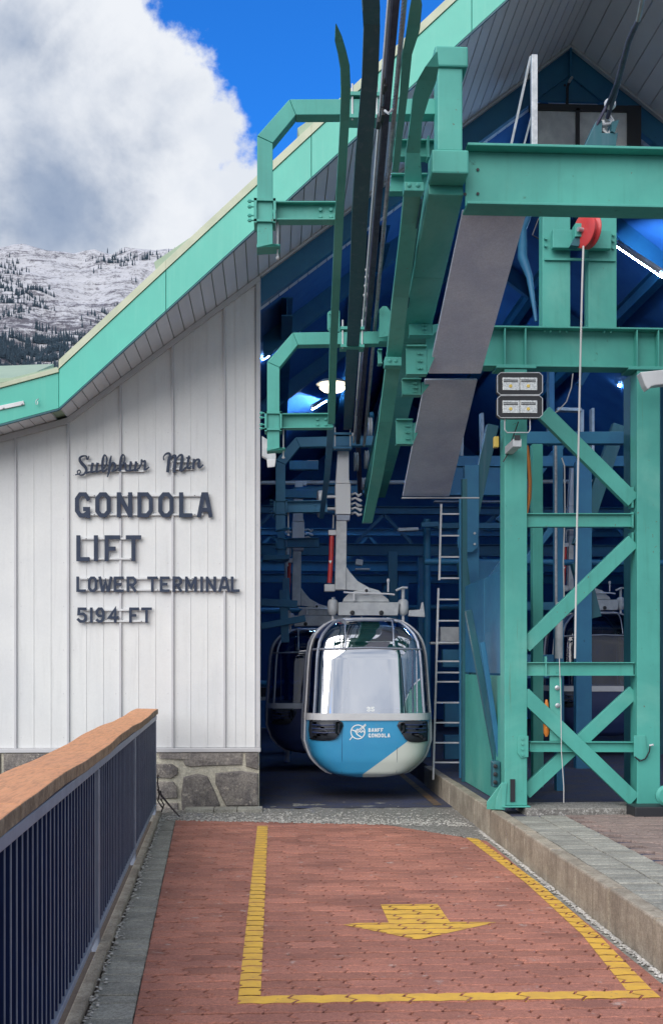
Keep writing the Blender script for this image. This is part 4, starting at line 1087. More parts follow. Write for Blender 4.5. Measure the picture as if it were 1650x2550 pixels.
# galvanised upright and stay
GP = thing('angle_post', at(1328, 370, YU), 'galvanised steel angle post with raking stays on the upper girder', 'post')
ob('upright', MB().beam(at(1329, 368, YU), at(1329, 138, YU), .04, wpx(15, YU)), 'galv', parent=GP, bevel=.002)
ob('stay', MB().beam(at(1270, 368, YU + .15), at(1320, 140, YU + .05), .03, .014), 'galv', parent=GP)
ob('stay', MB().beam(at(1302, 368, YU + .1), at(1325, 280, YU + .04), .03, .010), 'galv', parent=GP)
IN = thing('hook_rod', at(1411, 262, YW), 'short dark rod with a bright hook at the gusset plate', 'hook')
ob('rod', MB().tube([at(1411, 266, YW - .05), at(1412, 215, YW - .05), at(1418, 200, YW - .1)], .014, 8), 'black', parent=IN)
ob('hook', MB().tube([at(1418, 200, YW - .1), at(1423, 192, YW - .12), at(1416, 203, YW - .14)], .014, 8), 'galv', parent=IN)

# grey plate chute under the box beam
CH = thing('cable_chute', (1.9, 9, 3.5), 'long grey galvanised plate sloping down beside the green box beam', 'plate')
def chp(px, py, D): return at(px, py, D)
q = [at(1152, 524, 7.72), at(1312, 524, 7.72), at(1197, 930, 9.17), at(1067, 930, 9.17)]
ob('plate', MB().prism(q, (0, .03, .02)), 'plate', parent=CH, bevel=.003)
q = [at(1058, 946, 9.44), at(1188, 946, 9.44), at(1118, 1236, 11.3), at(1002, 1236, 11.3)]
ob('plate', MB().prism(q, (0, .03, .02)), 'plate', parent=CH, bevel=.003)
ob('plate_edge', MB().beam(at(1000, 1240, 11.25), at(1192, 1240, 11.25), .03, .012), 'hanger', parent=CH)

# bracket frames holding the guide rails
Y1 = 7.6
def frame(dX, dY, dz, m, label):
    sh = V((dX, dY, dz)); P = lambda px, py, e=0: at(px, py, Y1 + e) + sh
    fr = thing('guide_bracket', P(659, 610), label, 'bracket', 'bent bracket frames along the track')
    tt = .11
    mb = MB()
    W_ = wpx(38, Y1); o1, o2, o3, o4 = (640, 612), (640, 338), (721, 246), (1092, 244)
    i1, i2, i3, i4 = (679, 612), (679, 356), (737, 285), (1092, 283)
    e = V((0, tt, 0))
    ob('post', MB().prism([P(*o1), P(*i1), P(*i2), P(*o2)], e), m, parent=fr, bevel=.004)
    ob('diagonal', MB().prism([P(*o2) + V((0, .0, .003)), P(*i2) + V((0, 0, .003)), P(*i3) + V((-.002, 0, 0)), P(*o3) + V((-.002, 0, 0))], e), m, parent=fr, bevel=.004)
    ob('arm', MB().prism([P(*o3), P(*i3), P(*i4), P(*o4)], e), m, parent=fr, bevel=.004)
    for x0, y0, x1, y1 in ((632, 492, 639, 553), (680, 492, 686, 553), (632, 493, 686, 498), (632, 545, 686, 550)):
        a, b = P(x0, y1, -.02), P(x1, y0, -.02); ob('clamp_plate', MB().box(a.x, b.x, a.y, a.y + .15, a.z, b.z), m, parent=fr)
    mb = MB()
    for y in (500, 514, 536, 548):
        mb.cyl(P(616, y, .02), P(632, y, .02), .006, 8); mb.cyl(P(618, y, .02), P(625, y, .02), .012, 6)
    ob('bolt', mb, m, parent=fr)
    ob('cross_arm', MB().ibeam(P(687, 530, .05), P(846, 530, .05), .10, wpx(46, Y1), .008, .007), m, parent=fr)
    mb = MB()
    for x in (797, 823):
        for y in (522, 539): mb.bolt(P(x, y, .044), r=.012, h=.014)
    ob('bolt', mb, m, parent=fr)
    ob('foot_plate', MB().prism([P(639, 606, -.02), P(680, 606, -.02), P(698, 607, .0), P(696, 613, .0), P(680, 613, -.02), P(639, 616, -.02)], V((0, .14, 0))), m, parent=fr, bevel=.003)
    ob('drop_rod', MB().tube([P(691, 548, .05), P(691, 640, .05)], .006, 8), 'hanger', parent=fr)
    ob('rod_nut', MB().lathe(P(691, 642, .05), (0, 0, 1), [(.010, -.008), (.014, 0), (.010, .008)], 10), 'hanger', parent=fr)
    # clamp at the middle of the arm
    for x0, y0, x1, y1 in ((870, 228, 945, 235), (870, 284, 945, 291)):
        a, b = P(x0, y1, -.02), P(x1, y0, -.02); ob('clamp_plate', MB().box(a.x, b.x, a.y, a.y + .15, a.z, b.z), m, parent=fr)
    mb = MB()
    for x in (877, 938): mb.cyl(P(x, 208, .0), P(x, 298, .0), .007, 8)
    ob('stud', mb, 'hanger', parent=fr)
    return fr
frame(0, 0, 0, 'green', 'bent green bracket frame standing out against the sky, nearest of the row')
frame(.055, 1.98, -.955, 'green', 'bent green bracket frame just inside the entrance, second of the row')
frame(.13, 4.6, -1.30, 'shadesteel', 'bluish bent bracket frame behind the cable car hanger, third of the row')
frame(.16, 7.6, -1.36, 'shadesteel', 'faint blue bent bracket frame deepest in the hall')

# guide rails
def flat_rail(name, pts, m, label, th=.012, cat='guide rail', join=None):
    # pts: (px, py, D, width px)
    o = thing(name, at(*pts[-1][:3]), label, cat)
    mb = MB(); k = len(pts); o_ = 0
    for (px, py, D, w) in pts:
        c = at(px, py, D); hw = wpx(w, D) / 2
        mb.v += [c + V((-hw, 0, 0)), c + V((hw, 0, 0)), c + V((hw, th, 0)), c + V((-hw, th, 0))]
    for i in range(k - 1):
        for j in range(4): mb.f.append((4 * i + j, 4 * i + (j + 1) % 4, 4 * i + 4 + (j + 1) % 4, 4 * i + 4 + j))
    mb.f += [(0, 1, 2, 3), tuple(4 * (k - 1) + i for i in (3, 2, 1, 0))]
    ob('bar', mb, m, parent=o, bevel=.002)
    return o
g = flat_rail('guide_rail', [(836, 57, 6.1, 2), (843, 90, 6.2, 18), (851, 120, 6.35, 20), (859, 160, 6.5, 23), (861, 215, 6.7, 24), (858, 300, 6.95, 23), (845, 530, 7.55, 22), (830, 860, 8.7, 19), (825, 1052, 9.5, 18)], 'green', 'slim green guide rail with curled tip, leftmost of the rails', th=.05)
c = at(842, 845, 8.6)
ob('side_plate', MB().prism([at(x, y, 8.62) for x, y in ((815, 778), (821, 773), (846, 773), (846, 826), (821, 826), (815, 818))], (0, .03, 0)), 'green', parent=g, bevel=.004)
mb = MB()
for x, y in ((823, 780), (823, 815)): mb.bolt(at(x, y, 8.61), r=.014, h=.018)
ob('bolt', mb, 'green', parent=g)
flat_rail('guide_rail', [(825, 1052, 9.6, 18), (815, 1180, 11.0, 15), (800, 1290, 12.3, 12)], 'shadesteel', 'bluish guide rail deep in the hall left of the hanger', th=.05)
flat_rail('guide_rail', [(920, -60, 5.9, 44), (925, 20, 6.05, 43), (926, 60, 6.2, 41), (922, 180, 6.5, 41), (906, 380, 7.0, 42), (896, 530, 7.5, 40), (890, 680, 8.2, 37), (874, 930, 10.2, 29), (866, 1068, 12.2, 22)], 'darkgreen', 'broad dark green guide rail in the middle of the group', th=.05)
flat_rail('guide_rail', [(1036, -50, 5.9, 6), (1036, 10, 6.05, 30), (1029, 70, 6.25, 33), (1014, 130, 6.5, 24), (1007, 220, 6.8, 20), (992, 352, 7.2, 17), (985, 420, 7.4, 16)], 'green', 'narrow green rail with broad curled tip right of the haul cable', th=.05)
g = flat_rail('guide_rail', [(1087, 128, 6.9, 4), (1075, 165, 6.95, 34), (1062, 200, 7.05, 48), (1048, 240, 7.15, 42), (1036, 300, 7.3, 30), (1028, 380, 7.5, 36), (1029, 462, 7.62, 46)], 'green', 'wide curved green rail bolted ahead of the box beam', th=.04)
ob('joint_flange', prect(MB(), 1006, 452, 1056, 474, 7.55, .10), 'green', parent=g, bevel=.006)
mb = MB()
for x in (1018, 1040): mb.lathe(at(x, 461, 7.55), (0, -1, 0), [(.014, 0), (.012, .008), (.004, .012)], 12)
ob('bolt', mb, 'green', parent=g)
g = flat_rail('guide_rail', [(1029, 468, 7.68, 44), (1019, 560, 8.0, 42), (997, 740, 8.6, 40), (980, 900, 9.1, 37), (960, 1050, 9.6, 34), (940, 1180, 10.2, 30), (915, 1300, 10.9, 24)], 'green', 'long straight green rail descending left of the box beam', th=.10)
ob('joint_flange', prect(MB(), 958, 888, 1000, 910, 9.0, .12), 'green', parent=g, bevel=.006)
mb = MB()
for x in (970, 985): mb.lathe(at(x, 898, 9.0), (0, -1, 0), [(.014, 0), (.012, .008), (.004, .012)], 12)
ob('bolt', mb, 'green', parent=g)
ob('side_web', MB().beam(at(1056, 478, 7.9), at(1012, 760, 8.9), .05, .022), 'darkgreen', parent=g)
ob('octagon_plate', MB().prism([at(x, y, 9.4) for x, y in ((944, 770), (952, 762), (962, 762), (972, 775), (974, 835), (944, 840))], (0, .02, 0)), 'green', parent=g)
for q in ((942, 835, 1000), (940, 890, 950)):
    ob('rail_stub', MB().ibeam(at(q[0], q[1], 9.5), at(q[2], q[1], 9.5), .09, .12, .008, .008), 'green', parent=g)
# dark track channel and cable
TR = thing('track_channel', at(905, 1060, 12), 'dark narrow track channel running beside the haul cable', 'rail')
ob('channel', MB().beam(at(988, -60, 6.1), at(890, 1100, 12.1), .06, .042), 'darkrail', parent=TR, bevel=.005)
ob('channel_lip', MB().beam(at(972, -60, 6.1), at(880, 1100, 12.0), .03, .012), 'hanger', parent=TR)
mb = MB()
for (x, y, D) in ((920, 672, 9.0), (918, 690, 9.1), (917, 712, 9.2), (916, 735, 9.3), (915, 770, 9.5), (914, 795, 9.7)): mb.lathe(at(x, y, D), (-1, 0, 0), [(.022, 0), (.022, .02), (.010, .022), (.010, .04)], 10)
ob('roller', mb, 'hanger', parent=TR)
for (x, y, D) in ((958, 212, 6.9), (952, 283, 7.1), (942, 300, 7.2)):
    ob('clamp', MB().box(at(x - 5, y, D).x, at(x + 6, y, D).x, D - .05, D + .05, at(x, y + 13, D).z, at(x, y - 10, D).z), 'black', parent=TR, bevel=.004)
ob('clip', MB().tube([at(958, 275, 6.9), at(967, 282, 6.85), at(976, 272, 6.9)], .008, 8), 'hanger', parent=TR)
A, B = at(1012, -60, 6.0), at(906, 1110, 12.1)
mb = MB(); n_ = 520; d = (B - A).normalized(); u = d.cross(Z_).normalized(); w = d.cross(u); strands = 6
L = (B - A).length
for s in range(strands):
    path = []
    for i in range(n_ + 1):
        tt = i / n_; ang = 2 * math.pi * (s / strands + L * tt / .16); path.append(A.lerp(B, tt) + (u * math.cos(ang) + w * math.sin(ang)) * .0085)
    mb.tube(path, .0075, 5)
tag(ob('haul_cable', mb, 'rope', smooth=True), 'thick twisted steel haul cable running down into the terminal', 'cable')
# sheaves
SW = thing('sheave_train', at(905, 1060, 12), 'row of pale grooved rollers under the cable above the hanger', 'pulley')
ob('side_beam', MB().beam(at(888, 1030, 12.5), at(896, 1225, 13.6), .05, .05), 'darkrail', parent=SW)
ob('side_beam', MB().beam(at(925, 1030, 12.5), at(918, 1225, 13.6), .05, .04), 'shadesteel', parent=SW)
for (x, y, D, r_) in ((892, 1063, 12.2, .11), (920, 1066, 12.35, .11), (886, 1150, 12.7, .10), (912, 1145, 12.8, .10), (905, 1205, 13.2, .07)):
    c = at(x, y, D)
    ob('sheave', MB().lathe(c, (1, .0, 0), [(.03, -.02), (r_, -.022), (r_ * 1.04, -.012), (r_ * .9, 0), (r_ * 1.04, .012), (r_, .022), (.03, .02)], 24), 'hanger', parent=SW, smooth=True)

# ------------------------------------------------------------------ gondola cabins
G0Y, GF = 12.42, 11.7
sG = GF / F
gx = at(921, 1900, GF).x; gz = at(917, 1939, GF).z
ORG = V((gx, G0Y, gz))
cabin = thing('cable_car', ORG, 'blue and cream cable car cabin numbered 35 hanging in the entrance', 'cable car', 'cable cars in the terminal')
def l2(px, py): return ((px - 917) * sG, (1937 - py) * sG)
LIV = (l2(1020, 1838), l2(903, 1926))
LIV = ((LIV[1][0], LIV[1][1]), (LIV[0][0], LIV[0][1]))
M['cabin'] = mat('cabin_livery', (0.045, 0.32, 0.60), .3, var=(0.055, 0.37, 0.64), vs=5, vamt=.4, coat=.5, extra=livery)
tabW = [(1937, 50), (1933, 84), (1926, 105), (1907, 130), (1893, 141), (1882, 149), (1845, 160), (1791, 159), (1718, 154), (1664, 151), (1627, 148), (1595, 142), (1575, 132), (1558, 116), (1545, 100), (1538, 84), (1533, 58)]
tabD = [(1937, .60), (1926, .66), (1893, .70), (1845, .72), (1791, .72), (1627, .66), (1587, .61), (1558, .54), (1545, .48), (1533, .36)]
def interp(tab, py):
    py = max(min(py, tab[0][0]), tab[-1][0])
    for (a, va), (b, vb) in zip(tab[:-1], tab[1:]):
        if a >= py >= b: return va + (vb - va) * (a - py) / (a - b)
    return tab[-1][1]
def plan(py, tt, grow=0.0, n_=5.0):
    wv = interp(tabW, py) * sG * 1.012 + grow; dv = interp(tabD, py) + grow
    c, s = math.cos(tt), math.sin(tt)
    return V((wv * math.copysign(abs(c) ** (2 / n_), c), dv * math.copysign(abs(s) ** (2 / n_), s), (1937 - py) * sG))
def fronty(x, py, grow=0.0, n_=5.0):
    wv = interp(tabW, py) * sG * 1.012 + grow; dv = interp(tabD, py) + grow
    return -dv * (max(0.0, 1 - min(1, abs(x) / wv) ** n_)) ** (1 / n_)
def fpt(px, py, grow=.004):
    x, z = l2(px, py); return ORG + V((x, fronty(x, py, grow), z))
def loft(pys, t0, t1, nt, closed=False, grow=0.0):
    mb = MB(); rows = []
    for py in pys:
        r_ = []
        for i in range(nt + (0 if closed else 1)):
            tt = t0 + (t1 - t0) * i / nt; r_.append(len(mb.v)); mb.v.append(ORG + plan(py, tt, grow))
        rows.append(r_)
    for a, b in zip(rows[:-1], rows[1:]):
        m_ = len(a)
        for i in range(m_ if closed else m_ - 1): mb.f.append((a[i], a[(i + 1) % m_], b[(i + 1) % m_], b[i]))
    return mb, rows
TAU = 2 * math.pi
pys_lo = [1937, 1935.5, 1933, 1929.5, 1926, 1920, 1907, 1900, 1893, 1882, 1870, 1857, 1845, 1820, 1800, 1791]
mb, rows = loft(pys_lo, 0, TAU, 96, True); mb.f.append(tuple(rows[0][::-1]))
ob('lower_shell', mb, 'cabin', parent=cabin, smooth=True)
mb, rows = loft([1792, 1791, 1784, 1776, 1774.5], 0, TAU, 96, True, grow=.014)
ob('belt_rail', mb, 'belt', parent=cabin, smooth=True)
pys_up = [1775, 1745, 1718, 1690, 1664, 1640, 1627, 1610, 1595, 1585, 1575, 1565, 1558, 1551, 1545, 1540, 1536, 1533]
mb, _ = loft(pys_up, R(225), R(315), 40); ob('front_window', mb, 'glass_front', parent=cabin, smooth=True)
mb, _ = loft(pys_up, R(45), R(135), 30); ob('rear_window', mb, 'glass', parent=cabin, smooth=True)
pys_s = [p for p in pys_up if p >= 1585]
for a, b in ((-45, 45), (135, 225)):
    mb, _ = loft(pys_s, R(a), R(b), 24); ob('side_window', mb, 'glass', parent=cabin, smooth=True)
    mb, _ = loft([p for p in pys_up if p <= 1585], R(a), R(b), 24); ob('roof_side', mb, 'cabindark', parent=cabin, smooth=True)
mb, rows = loft([1533.5, 1531], 0, TAU, 64, True); mb.f.append(tuple(rows[-1])); ob('roof', mb, 'cabindark', parent=cabin, smooth=True)
def hoop(deg, r, m, pys=None, grow=.004, nm='frame_hoop'):
    p = [ORG + plan(py, R(deg), grow) for py in (pys or [1791] + pys_up)]
    return ob(nm, MB().tube(p, r, 8), m, parent=cabin, smooth=True)
for d_ in (226, 314, 46, 134): hoop(d_, .013, 'cabinframe')
for d_ in (180, 0): hoop(d_, .016, 'cabinframe', [1933, 1926, 1907, 1893, 1870, 1845, 1791] + pys_up[:-3], .012)
# front outline hoop: silhouette of the end frame
p = []
for k in range(0, 61):
    pass
zs = [1931, 1926, 1915, 1900, 1886, 1870, 1845, 1810, 1780, 1740, 1700, 1660, 1627, 1605, 1588, 1572, 1560, 1550, 1543, 1538]
def sil(py, s, g=.012, deg=18): return ORG + plan(py, R(270 + s * (90 - deg)), g)
ob('end_hoop', MB().tube([sil(py, -1) for py in zs] + [sil(1535, -.5), sil(1534.5, 0), sil(1535, .5)] + [sil(py, 1) for py in zs[::-1]], .011, 8), 'belt', parent=cabin, smooth=True)
bar = lambda pts, r, m, nm='glazing_bar': ob(nm, MB().tube(pts, r, 8), m, parent=cabin, smooth=True)
bar([fpt(x, 1610 + abs(x - 917) * .03, .006) for x in range(776, 1062, 11)], .011, 'cabinframe')
bar([fpt(857, y, .006) for y in (1606, 1590, 1575, 1558, 1545, 1537)], .008, 'cabinframe'); bar([fpt(979, y, .006) for y in (1606, 1590, 1575, 1558, 1545, 1537)], .008, 'cabinframe')
bar([fpt(x, 1537, .008) for x in range(838, 1000, 12)], .012, 'cabinframe')
bar([fpt(801, y, .004) for y in (1773, 1720, 1660, 1614)], .005, 'cabindark'); bar([fpt(1026, y, .004) for y in (1773, 1720, 1660, 1614)], .006, 'cabindark')
bar([fpt(1037, y, .004) for y in (1773, 1720, 1660, 1614)], .005, 'cabinframe')
# corner buffers
def patch(nm, poly, grow, m, cells_=9):
    mb = MB(); xs0 = [p[0] for p in poly]; ys0 = [p[1] for p in poly]
    x0, x1, y0, y1 = min(xs0), max(xs0), min(ys0), max(ys0); poly_ = poly if area(poly) > 0 else poly[::-1]
    cx_, cy_ = (x0 + x1) / 2, (y0 + y1) / 2
    for i in range(cells_):
        for j in range(cells_):
            a, b = x0 + (x1 - x0) * i / cells_, x0 + (x1 - x0) * (i + 1) / cells_; c_, d_ = y0 + (y1 - y0) * j / cells_, y0 + (y1 - y0) * (j + 1) / cells_
            q = clip_convex(poly_, [(a, c_), (b, c_), (b, d_), (a, d_)])
            if len(q) > 2 and abs(area(q)) > 1e-4:
                def bulge(p):
                    e = min(1, max(abs(p[0] - cx_) / ((x1 - x0) / 2), abs(p[1] - cy_) / ((y1 - y0) / 2)))
                    return .006 + grow * (1 - e ** 4 * .95)
                o_ = len(mb.v); mb.v += [fpt(p[0], p[1], bulge(p)) for p in q]; mb.f.append(tuple(range(o_, o_ + len(q))))
    me_ = ob(nm, mb, m, parent=cabin)
    bm = bmesh.new(); bm.from_mesh(me_.data); bmesh.ops.remove_doubles(bm, verts=bm.verts, dist=.0006)
    for f_ in bm.faces: f_.smooth = True
    bm.to_mesh(me_.data); bm.free(); return me_
z4 = lambda x, y: (640 + x / 2.75, 1500 + y / 2.75)
patch('corner_buffer', [z4(*p) for p in ((348, 800), (420, 796), (540, 798), (572, 815), (578, 840), (552, 890), (525, 925), (490, 940), (420, 944), (350, 935), (342, 870))], .035, 'rubber')
patch('corner_buffer', [z4(*p) for p in ((958, 812), (1060, 803), (1165, 812), (1175, 870), (1170, 950), (1100, 958), (1030, 950), (1000, 930), (970, 880), (946, 840))], .035, 'rubber')
for s, xs0 in ((-1, (365, 520)), (1, (1005, 1150))):
    for yy in (832, 858, 884):
        bar([fpt(*z4(xs0[0] + (xs0[1] - xs0[0]) * i / 8, yy + 3 * math.sin(i * .4)), .038) for i in range(9)], .006, 'cabindark', 'buffer_rib')
bar([fpt(847, y, .002) for y in (1800, 1850, 1890, 1926)], .0015, 'cabindark', 'shell_seam'); bar([fpt(985, y, .002) for y in (1860, 1890, 1926)], .0015, 'cabindark', 'shell_seam')
# inside
bx = lambda x0, x1, y0, y1, z0, z1: MB().box(ORG.x + x0, ORG.x + x1, ORG.y + y0, ORG.y + y1, ORG.z + z0, ORG.z + z1)
ob('reflection_panel', bx(-.53, .53, .38, .43, .60, 1.50), 'palereflect', parent=cabin, bevel=.03)  # pale panel added to imitate bright sky reflected in the front window
for x in (-.26, .22): ob('headrest', MB().lathe(ORG + V((x, -.50, .66)), (0, 0, 1), [(.02, -.03), (.11, -.02), (.13, .01), (.08, .035), (.01, .04)], 16), 'rubber', parent=cabin, smooth=True)
ob('bench', bx(-.5, .5, -.62, -.40, .30, .62), 'cabindark', parent=cabin, bevel=.03); ob('bench', bx(-.5, .5, .2, .5, .30, .58), 'cabindark', parent=cabin, bevel=.03)
ob('cable_reflection', MB().tube([ORG + V((l2(x, y)[0], -.30, l2(x, y)[1])) for x, y in ((846, 1570), (850, 1615), (866, 1640), (872, 1690), (864, 1735), (845, 1768))], .010, 6), 'rubber', parent=cabin)  # dark curve added to imitate cables reflected in the glass
# print
fL = lambda x, y: fpt(x, y, .0035)
zl = lambda x, y: (850 + x / 10.27, 1780 + y / 10.27)
mb = MB(); cxl, cyl = zl(375, 418)
ribbon_solid(mb, [(cxl + 17.3 * math.cos(TAU * i / 40), cyl + 17.3 * math.sin(TAU * i / 40)) for i in range(40)], 2.7, fL, .0008, True)
for q, wl in (([(165, 625), (235, 535)], 2.4), ([(335, 415), (575, 215)], 2.0), ([(350, 455), (580, 245)], 2.0), ([(225, 370), (290, 385), (335, 440), (350, 480), (410, 520), (465, 545)], 2.8), ([(320, 400), (350, 350), (385, 350)], 2.6),
              ([(420, 400), (460, 430), (495, 385), (550, 440)], 2.6)):
    ribbon_solid(mb, [zl(*p) for p in q], wl, fL, .0008, dz=.0006)
ob('logo_emblem', mb, 'logo', parent=cabin)
mb = MB()
for wd, x0, x1, y0, y1 in (('BANFF', 640, 1040, 322, 420), ('GONDOLA', 640, 1212, 460, 560)):
    n_ = len(wd); pitch = (x1 - x0) / n_
    for i, ch in enumerate(wd):
        a, b = zl(x0 + pitch * i + 4, y0), zl(x0 + pitch * (i + 1) - 12, y1); glyph(mb, ch, a[0], a[1], b[0], b[1], 2.1, fL, .0008)
ob('logo_text', mb, 'logo', parent=cabin)
mb = MB(); glyph(mb, '3', 908.5, 1758, 917.5, 1770, 2.8, fL, .0008); glyph(mb, '5', 919, 1758, 928, 1770, 2.8, fL, .0008); numo = ob('cabin_number', mb, 'logo', parent=cabin)
# hanger
DH = 12.42
hp = lambda x, y, e=0.0: at(x, y, DH + e)
def hpoly(nm, pts, th, m, e=0.0, bev=.006): return ob(nm, MB().prism([hp(x, y, e - th / 2) for x, y in pts], (0, th, 0)), m, parent=cabin, bevel=bev)
hpoly('yoke', [(842, 1500), (994, 1500), (990, 1533), (842, 1533)], .16, 'hanger')
hpoly('yoke_plate', [(853, 1499), (856, 1490), (868, 1478), (885, 1471), (930, 1468), (948, 1478), (966, 1492), (969, 1499)], .10, 'hanger')
hpoly('gusset', [(862.5, 1412), (871, 1425), (890, 1447), (918, 1463), (942, 1470), (950, 1477), (885, 1470.5), (862.5, 1469)], .07, 'hanger', e=-.01)
hpoly('hanger_tube', [(837, 1297), (863, 1297), (861.5, 1469), (834, 1469)], .11, 'hanger')
hpoly('tube_collar', [(836, 1281), (872, 1281), (870, 1296.5), (838, 1296.5)], .13, 'cabinframe')
hpoly('grip_housing', [(835, 1204), (873, 1204), (873, 1280.5), (835, 1280.5)], .16, 'hangerwhite', bev=.008)
hpoly('grip_arm', [(844, 1077), (868, 1077), (869, 1195), (872.5, 1203.5), (835.5, 1203.5), (837, 1180)], .14, 'hangerwhite', bev=.008)
hpoly('grip_arm_tip', [(868.5, 1077), (880, 1077), (880, 1090), (868.5, 1090)], .08, 'hangerwhite')
for y in (1237, 1267):
    ob('wheel_axle', MB().tube([hp(834, y), hp(808, y)], .016, 10), 'hangerwhite', parent=cabin)
for y in (1240, 1270):
    ob('guide_wheel', MB().lathe(hp(798, y), (1, .1, 0), [(.02, -.03), (.075, -.032), (.08, -.02), (.08, .02), (.075, .032), (.02, .03)], 24), 'hangerwhite', parent=cabin, smooth=True)
ob('shock_absorber', MB().tube([hp(826, 1330), hp(824, 1390), hp(820, 1452)], .026, 14), 'red', parent=cabin, smooth=True)
ob('absorber_clamp', MB().box(hp(817, 0).x, hp(836, 0).x, DH - .04, DH + .03, hp(0, 1329).z, hp(0, 1316).z), 'hangerwhite', parent=cabin, bevel=.004)
ob('absorber_link', MB().tube([hp(830, 1283), hp(829, 1316)], .009, 8), 'hanger', parent=cabin)
ob('absorber_seat', MB().box(hp(807, 0).x, hp(833, 0).x, DH - .06, DH + .06, hp(0, 1471).z, hp(0, 1453).z), 'hanger', parent=cabin, bevel=.004)
ob('arrow_mark', MB().prism([hp(818, 1396, -.03), hp(826, 1396, -.03), hp(822, 1404, -.03)], (0, .002, 0)), 'logo', parent=cabin)
for x in (828, 1003):
    ob('rubber_mount', MB().lathe(hp(x, 1532), (0, 0, 1), [(.035, 0), (.052, .03), (.056, .06), (.056, .14), (.040, .165), (.012, .17), (.012, .19)], 20), 'hanger', parent=cabin, smooth=True)
    ob('mount_rod', MB().cyl(hp(x, 1550), hp(x, 1532), .015), 'hangerwhite', parent=cabin)
mb = MB()
for x in (877, 949): mb.lathe(hp(x, 1526, -.081), (0, -1, 0), [(.026, 0), (.022, .012), (.008, .014)], 14)
ob('bolt', mb, 'black', parent=cabin)
ob('spring_eye', MB().lathe(hp(912, 1470, -.06), (0, -1, 0), [(.03, 0), (.03, .02)], 16), 'hangerwhite', parent=cabin); ob('spring_eye_hole', MB().lathe(hp(912, 1471, -.082), (0, -1, 0), [(.018, 0), (.018, .004)], 16), 'black', parent=cabin)
ob('door_rod', MB().tube([hp(855, 1475, -.10), hp(880, 1477, -.10), hp(965, 1479, -.10), hp(982, 1481, -.1)], .010, 8), 'hangerwhite', parent=cabin)
ob('door_rod', MB().tube([hp(881, 1478, -.10), hp(881, 1496, -.10)], .012, 8), 'hangerwhite', parent=cabin)
ob('lever', MB().tube([hp(966, 1474, -.05), hp(966, 1448, -.05)], .009, 8), 'hangerwhite', parent=cabin); ob('lever_knob', MB().lathe(hp(966, 1446, -.05), (0, 0, 1), [(.012, -.02), (.018, 0), (.014, .02)], 12), 'hangerwhite', parent=cabin, smooth=True)
ob('lever', MB().tube([hp(985, 1471, -.05), hp(1002, 1463, -.05), hp(1014, 1464, -.05)], .012, 8), 'hanger', parent=cabin)
ob('mount_post', MB().cyl(hp(1003, 1500), hp(1003, 1464), .018), 'hanger', parent=cabin)
hpoly('latch_plate', [(1018, 1520), (1046, 1518), (1050, 1500), (1054, 1500), (1058, 1537), (1016, 1535)], .05, 'hanger')
for i in range(5):
    y = 1232 + i * 12; ob('grip_jaw', MB().tube([hp(874, y), hp(884, y - 4), hp(892 + (i % 2) * 6, y + 3), hp(900, y - 2 + (i % 3) * 3)], [.014, .010, .018, .012], 8), 'hangerwhite' if i % 2 else 'hanger', parent=cabin, smooth=True)
# two more cabins parked in the hall
numo_name = numo.name.split('.')[0]
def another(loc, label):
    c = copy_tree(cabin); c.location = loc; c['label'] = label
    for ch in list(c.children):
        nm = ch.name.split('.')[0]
        if nm in ('cabin_number', 'logo_text', 'logo_emblem', 'reflection_panel', 'headrest'): bpy.data.objects.remove(ch); continue
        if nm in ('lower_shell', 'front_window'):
            ch.material_slots[0].link = 'OBJECT'; ch.material_slots[0].material = M['cabindark' if nm == 'lower_shell' else 'glass']  # darker shell and glass put the hall's shade into these cabins' colours
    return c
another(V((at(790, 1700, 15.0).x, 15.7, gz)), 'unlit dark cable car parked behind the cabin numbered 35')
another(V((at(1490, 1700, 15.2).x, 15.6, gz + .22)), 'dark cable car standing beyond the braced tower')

# ------------------------------------------------------------------ things in and around the tower
FLD = thing('floodlight', at(1295, 1100, YM - .2), 'black four lens floodlight on the left tower column', 'floodlight')
YL = YM - .42
for y0, y1 in ((928, 983), (985, 1040)):
    pg = [(1246, y0), (1342, y0), (1350, y0 + 7), (1350, y1 - 7), (1342, y1), (1246, y1), (1238, y1 - 7), (1238, y0 + 7)]
    o = ob('housing', MB().prism([at(x, y, YL) for x, y in pg], (0, .07, 0)), 'black', parent=FLD, bevel=.003)
    for x0 in (1251, 1295):
        ob('lens', prect(MB(), x0, y0 + 12, x0 + 42, y0 + 43, YL - .006, .005), 'lens', parent=o, bevel=.001)
        for yy in (17, 21): ob('slat', prect(MB(), x0 + 2, y0 + yy, x0 + 38, y0 + yy + 1.6, YL - .010, .003), 'black', parent=o)
        ob('led', MB().lathe(at(x0 + 20, y0 + 33, YL - .006), (0, -1, 0), [(.014, 0), (.010, .005)], 14), 'led', parent=o)
    bp = [(1240, y0 + 1), (1348, y0 + 1)]
    ob('rim', MB().tube([at(x, y, YL - .002) for x, y in pg] + [at(*pg[0], YL - .002)], .004, 6), 'hanger', parent=o)
ob('bracket', MB().tube([at(1256, 1041, YL + .03), at(1256, 1070, YL + .03), at(1262, 1077, YL + .03), at(1315, 1077, YL + .03), at(1319, 1070, YL + .03), at(1319, 1041, YL + .03)], .005, 6), 'hanger', parent=FLD)
ob('arm', MB().box(at(1277, 0, YL).x, at(1298, 0, YL).x, YL + .0, YM - .1, at(0, 1100, YL).z, at(0, 1080, YL).z), 'hanger', parent=FLD, bevel=.003)
ob('arm_opening', prect(MB(), 1280, 1083, 1295, 1096, YL - .004, .003), 'black', parent=FLD)
ob('lamp_cable', MB().tube([at(x, y, YM - .12) for x, y in ((1290, 1050), (1283, 1070), (1272, 1100), (1264, 1130), (1252, 1150))], .005, 6), 'black', parent=FLD)
